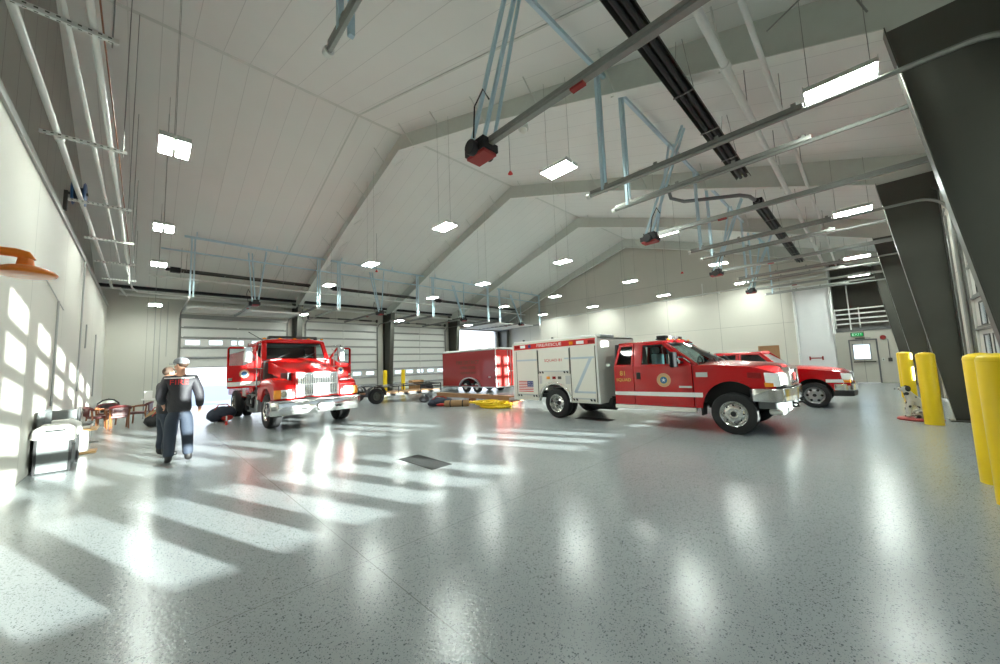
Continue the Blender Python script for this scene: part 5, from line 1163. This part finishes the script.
    if patch:
        s, = patch; xs = [v.co for v in jm.data.vertices if 1.28 * sc < v.co.z < 1.4 * sc and v.co.x * s > .15]
        x = max(abs(p.x) for p in xs) + .003; yc = sum(p.y for p in xs) / len(xs)
        f = MB().box(s * x - .004, s * x + .004, yc - .05, yc + .05, 1.31 * sc, 1.37 * sc).build('sleeve_flag', 'white_clean', t)
        m = MB()
        for k in range(4): m.box(s * x - .006, s * x + .006, yc - .05, yc + .05, 1.31 * sc + k * .017, 1.31 * sc + k * .017 + .008)
        m.build('flag_stripes', 'bag_red', f); MB().box(s * x - .008, s * x + .008, yc, yc + .05, 1.345 * sc, 1.37 * sc + .002).build('flag_canton', 'navy_blue', f)
    return t
st1 = (((-.11, .03, .47), (-.12, -.03, .09), (-.14, .15, .04)), ((.12, .05, .47), (.14, .02, .09), (.17, .2, .04)))
person('person seen from behind in a grey cap and dark jacket with red back letters', (.5, 9.2, 0), -.05,
       (((-.26, -.02, 1.17), (-.22, .16, 1.02)), ((.27, -.06, 1.18), (.28, .03, .92))), st1, .9, 'cap_grey', True, 'FIRE', None, 1.06)
st2 = (((-.11, .02, .47), (-.12, -.02, .09), (-.14, .15, .04)), ((.11, .04, .47), (.12, -.02, .09), (.14, .15, .04)))
person('bareheaded person in a black jacket, half hidden behind the person in the cap', (.34, 10.2, 0), -1.25,
       (((-.27, .0, 1.18), (-.16, .2, 1.12)), ((.28, -.02, 1.18), (.17, .18, 1.05))), st2, -.15, None, True, None, (1,), .98)
# ------------------------------------------------------------------ spotted dog statue
t = thing('dog_statue', 'white spotted sitting dog statue on a red base beside the yellow post', 'statue', (12.55, -.66, 0), rz=.12); t.scale = (.95, .95, .93)
# faces +y (into the room); nose toward the left of the view
D = [(0, -.22, .22, .13, .12), (0, -.12, .36, .125, .115), (0, .02, .52, .12, .105), (0, .10, .64, .075, .075), (0, .13, .76, .095, .09), (0, .2, .745, .065, .06), (0, .255, .73, .045, .042)]
DE = [(0, 1), (1, 2), (2, 3), (3, 4), (4, 5), (5, 6)]
for s in (-1, 1):
    i = len(D); D += [(s * .08, .07, .46, .06), (s * .085, .12, .26, .04), (s * .085, .12, .1, .034), (s * .085, .18, .075, .034)]; DE += [(2, i), (i, i + 1), (i + 1, i + 2), (i + 2, i + 3)]
    i = len(D); D += [(s * .13, -.16, .2, .095, .085), (s * .15, .02, .17, .055), (s * .15, -.1, .09, .04), (s * .15, .06, .075, .036)]; DE += [(0, i), (i, i + 1), (i + 1, i + 2), (i + 2, i + 3)]
i = len(D); D += [(0, -.36, .12, .03), (.1, -.44, .09, .02)]; DE += [(0, i), (i, i + 1)]
skin('dog_body', D, DE, 'dalmatian', t, 2)
for s in (-1, 1): MB().ball((s * .095, .09, .76), .055, (.45, .9, 1.3), 12, 8).build('ear', 'black', t, smooth=True)
MB().ball((0, .297, .745), .018, (1.2, .8, .9), 10, 6).build('nose', 'black', t, smooth=True)
for s in (-1, 1): MB().ball((s * .05, .2, .79), .012, (1, 1, 1), 8, 6).build('eye', 'black', t, smooth=True)
m = MB(); m.lathe([(0, 0), (.3, 0), (.31, .03), (.28, .06), (0, .06)], (0, -.06, 0), (0, 0, 1), 28)
for p in m.v: p.y = -.06 + (p.y + .06) * 1.25
m.build('plinth', 'red_dull', t, smooth=True)
# ------------------------------------------------------------------ camera, sun, sky
yaw, pit, rol = 0.790921, 0.090669, -0.0377123
fw = Vector((math.cos(yaw) * math.cos(pit), math.sin(yaw) * math.cos(pit), math.sin(pit)))
r0 = Vector((math.sin(yaw), -math.cos(yaw), 0)); u0 = r0.cross(fw)
rr_ = r0 * math.cos(rol) + u0 * math.sin(rol); uu_ = rr_.cross(fw)
cd = bpy.data.cameras.new('camera'); cam = bpy.data.objects.new('camera', cd); COL.objects.link(cam)
M = Matrix((rr_, uu_, -fw)).transposed().to_4x4(); M.translation = Vector((0, 0, 1.6)); cam.matrix_world = M
cd.sensor_width = 36; cd.lens = 359.98 / 1000 * 36; cd.clip_start = .05; cd.clip_end = 400
S.camera = cam
sd = bpy.data.lights.new('sun', 'SUN'); sd.energy = SUN_E; sd.angle = math.radians(.5); sd.color = (1, .95, .86)
so = bpy.data.objects.new('sun', sd); COL.objects.link(so)
so.rotation_euler = Vector((-.35, 1, -.14)).to_track_quat('-Z', 'Y').to_euler(); so.location = (10, -30, 12)
w = bpy.data.worlds.new('sky'); S.world = w; w.use_nodes = True; nt = w.node_tree
bg = nt.nodes['Background']
tc = nt.nodes.new('ShaderNodeTexCoord'); sp = nt.nodes.new('ShaderNodeSeparateXYZ'); nt.links.new(tc.outputs['Generated'], sp.inputs[0])
cr = nt.nodes.new('ShaderNodeValToRGB'); cr.color_ramp.elements[0].position = .0; cr.color_ramp.elements[0].color = (.86, .93, 1, 1); cr.color_ramp.elements[1].position = .6; cr.color_ramp.elements[1].color = (.5, .68, 1, 1)
nt.links.new(sp.outputs[2], cr.inputs[0]); nt.links.new(cr.outputs[0], bg.inputs[0]); bg.inputs[1].default_value = SKY_E
S.view_settings.view_transform = 'Standard'; S.view_settings.look = 'None'; S.view_settings.exposure = EXPO; S.view_settings.gamma = 1; S.view_settings.use_curve_mapping = False
S.cycles.max_bounces = 10; S.cycles.diffuse_bounces = 6; S.cycles.glossy_bounces = 4; S.cycles.transparent_max_bounces = 12; S.cycles.transmission_bounces = 4
S.cycles.caustics_reflective = False; S.cycles.caustics_refractive = False; S.cycles.sample_clamp_indirect = 6.0
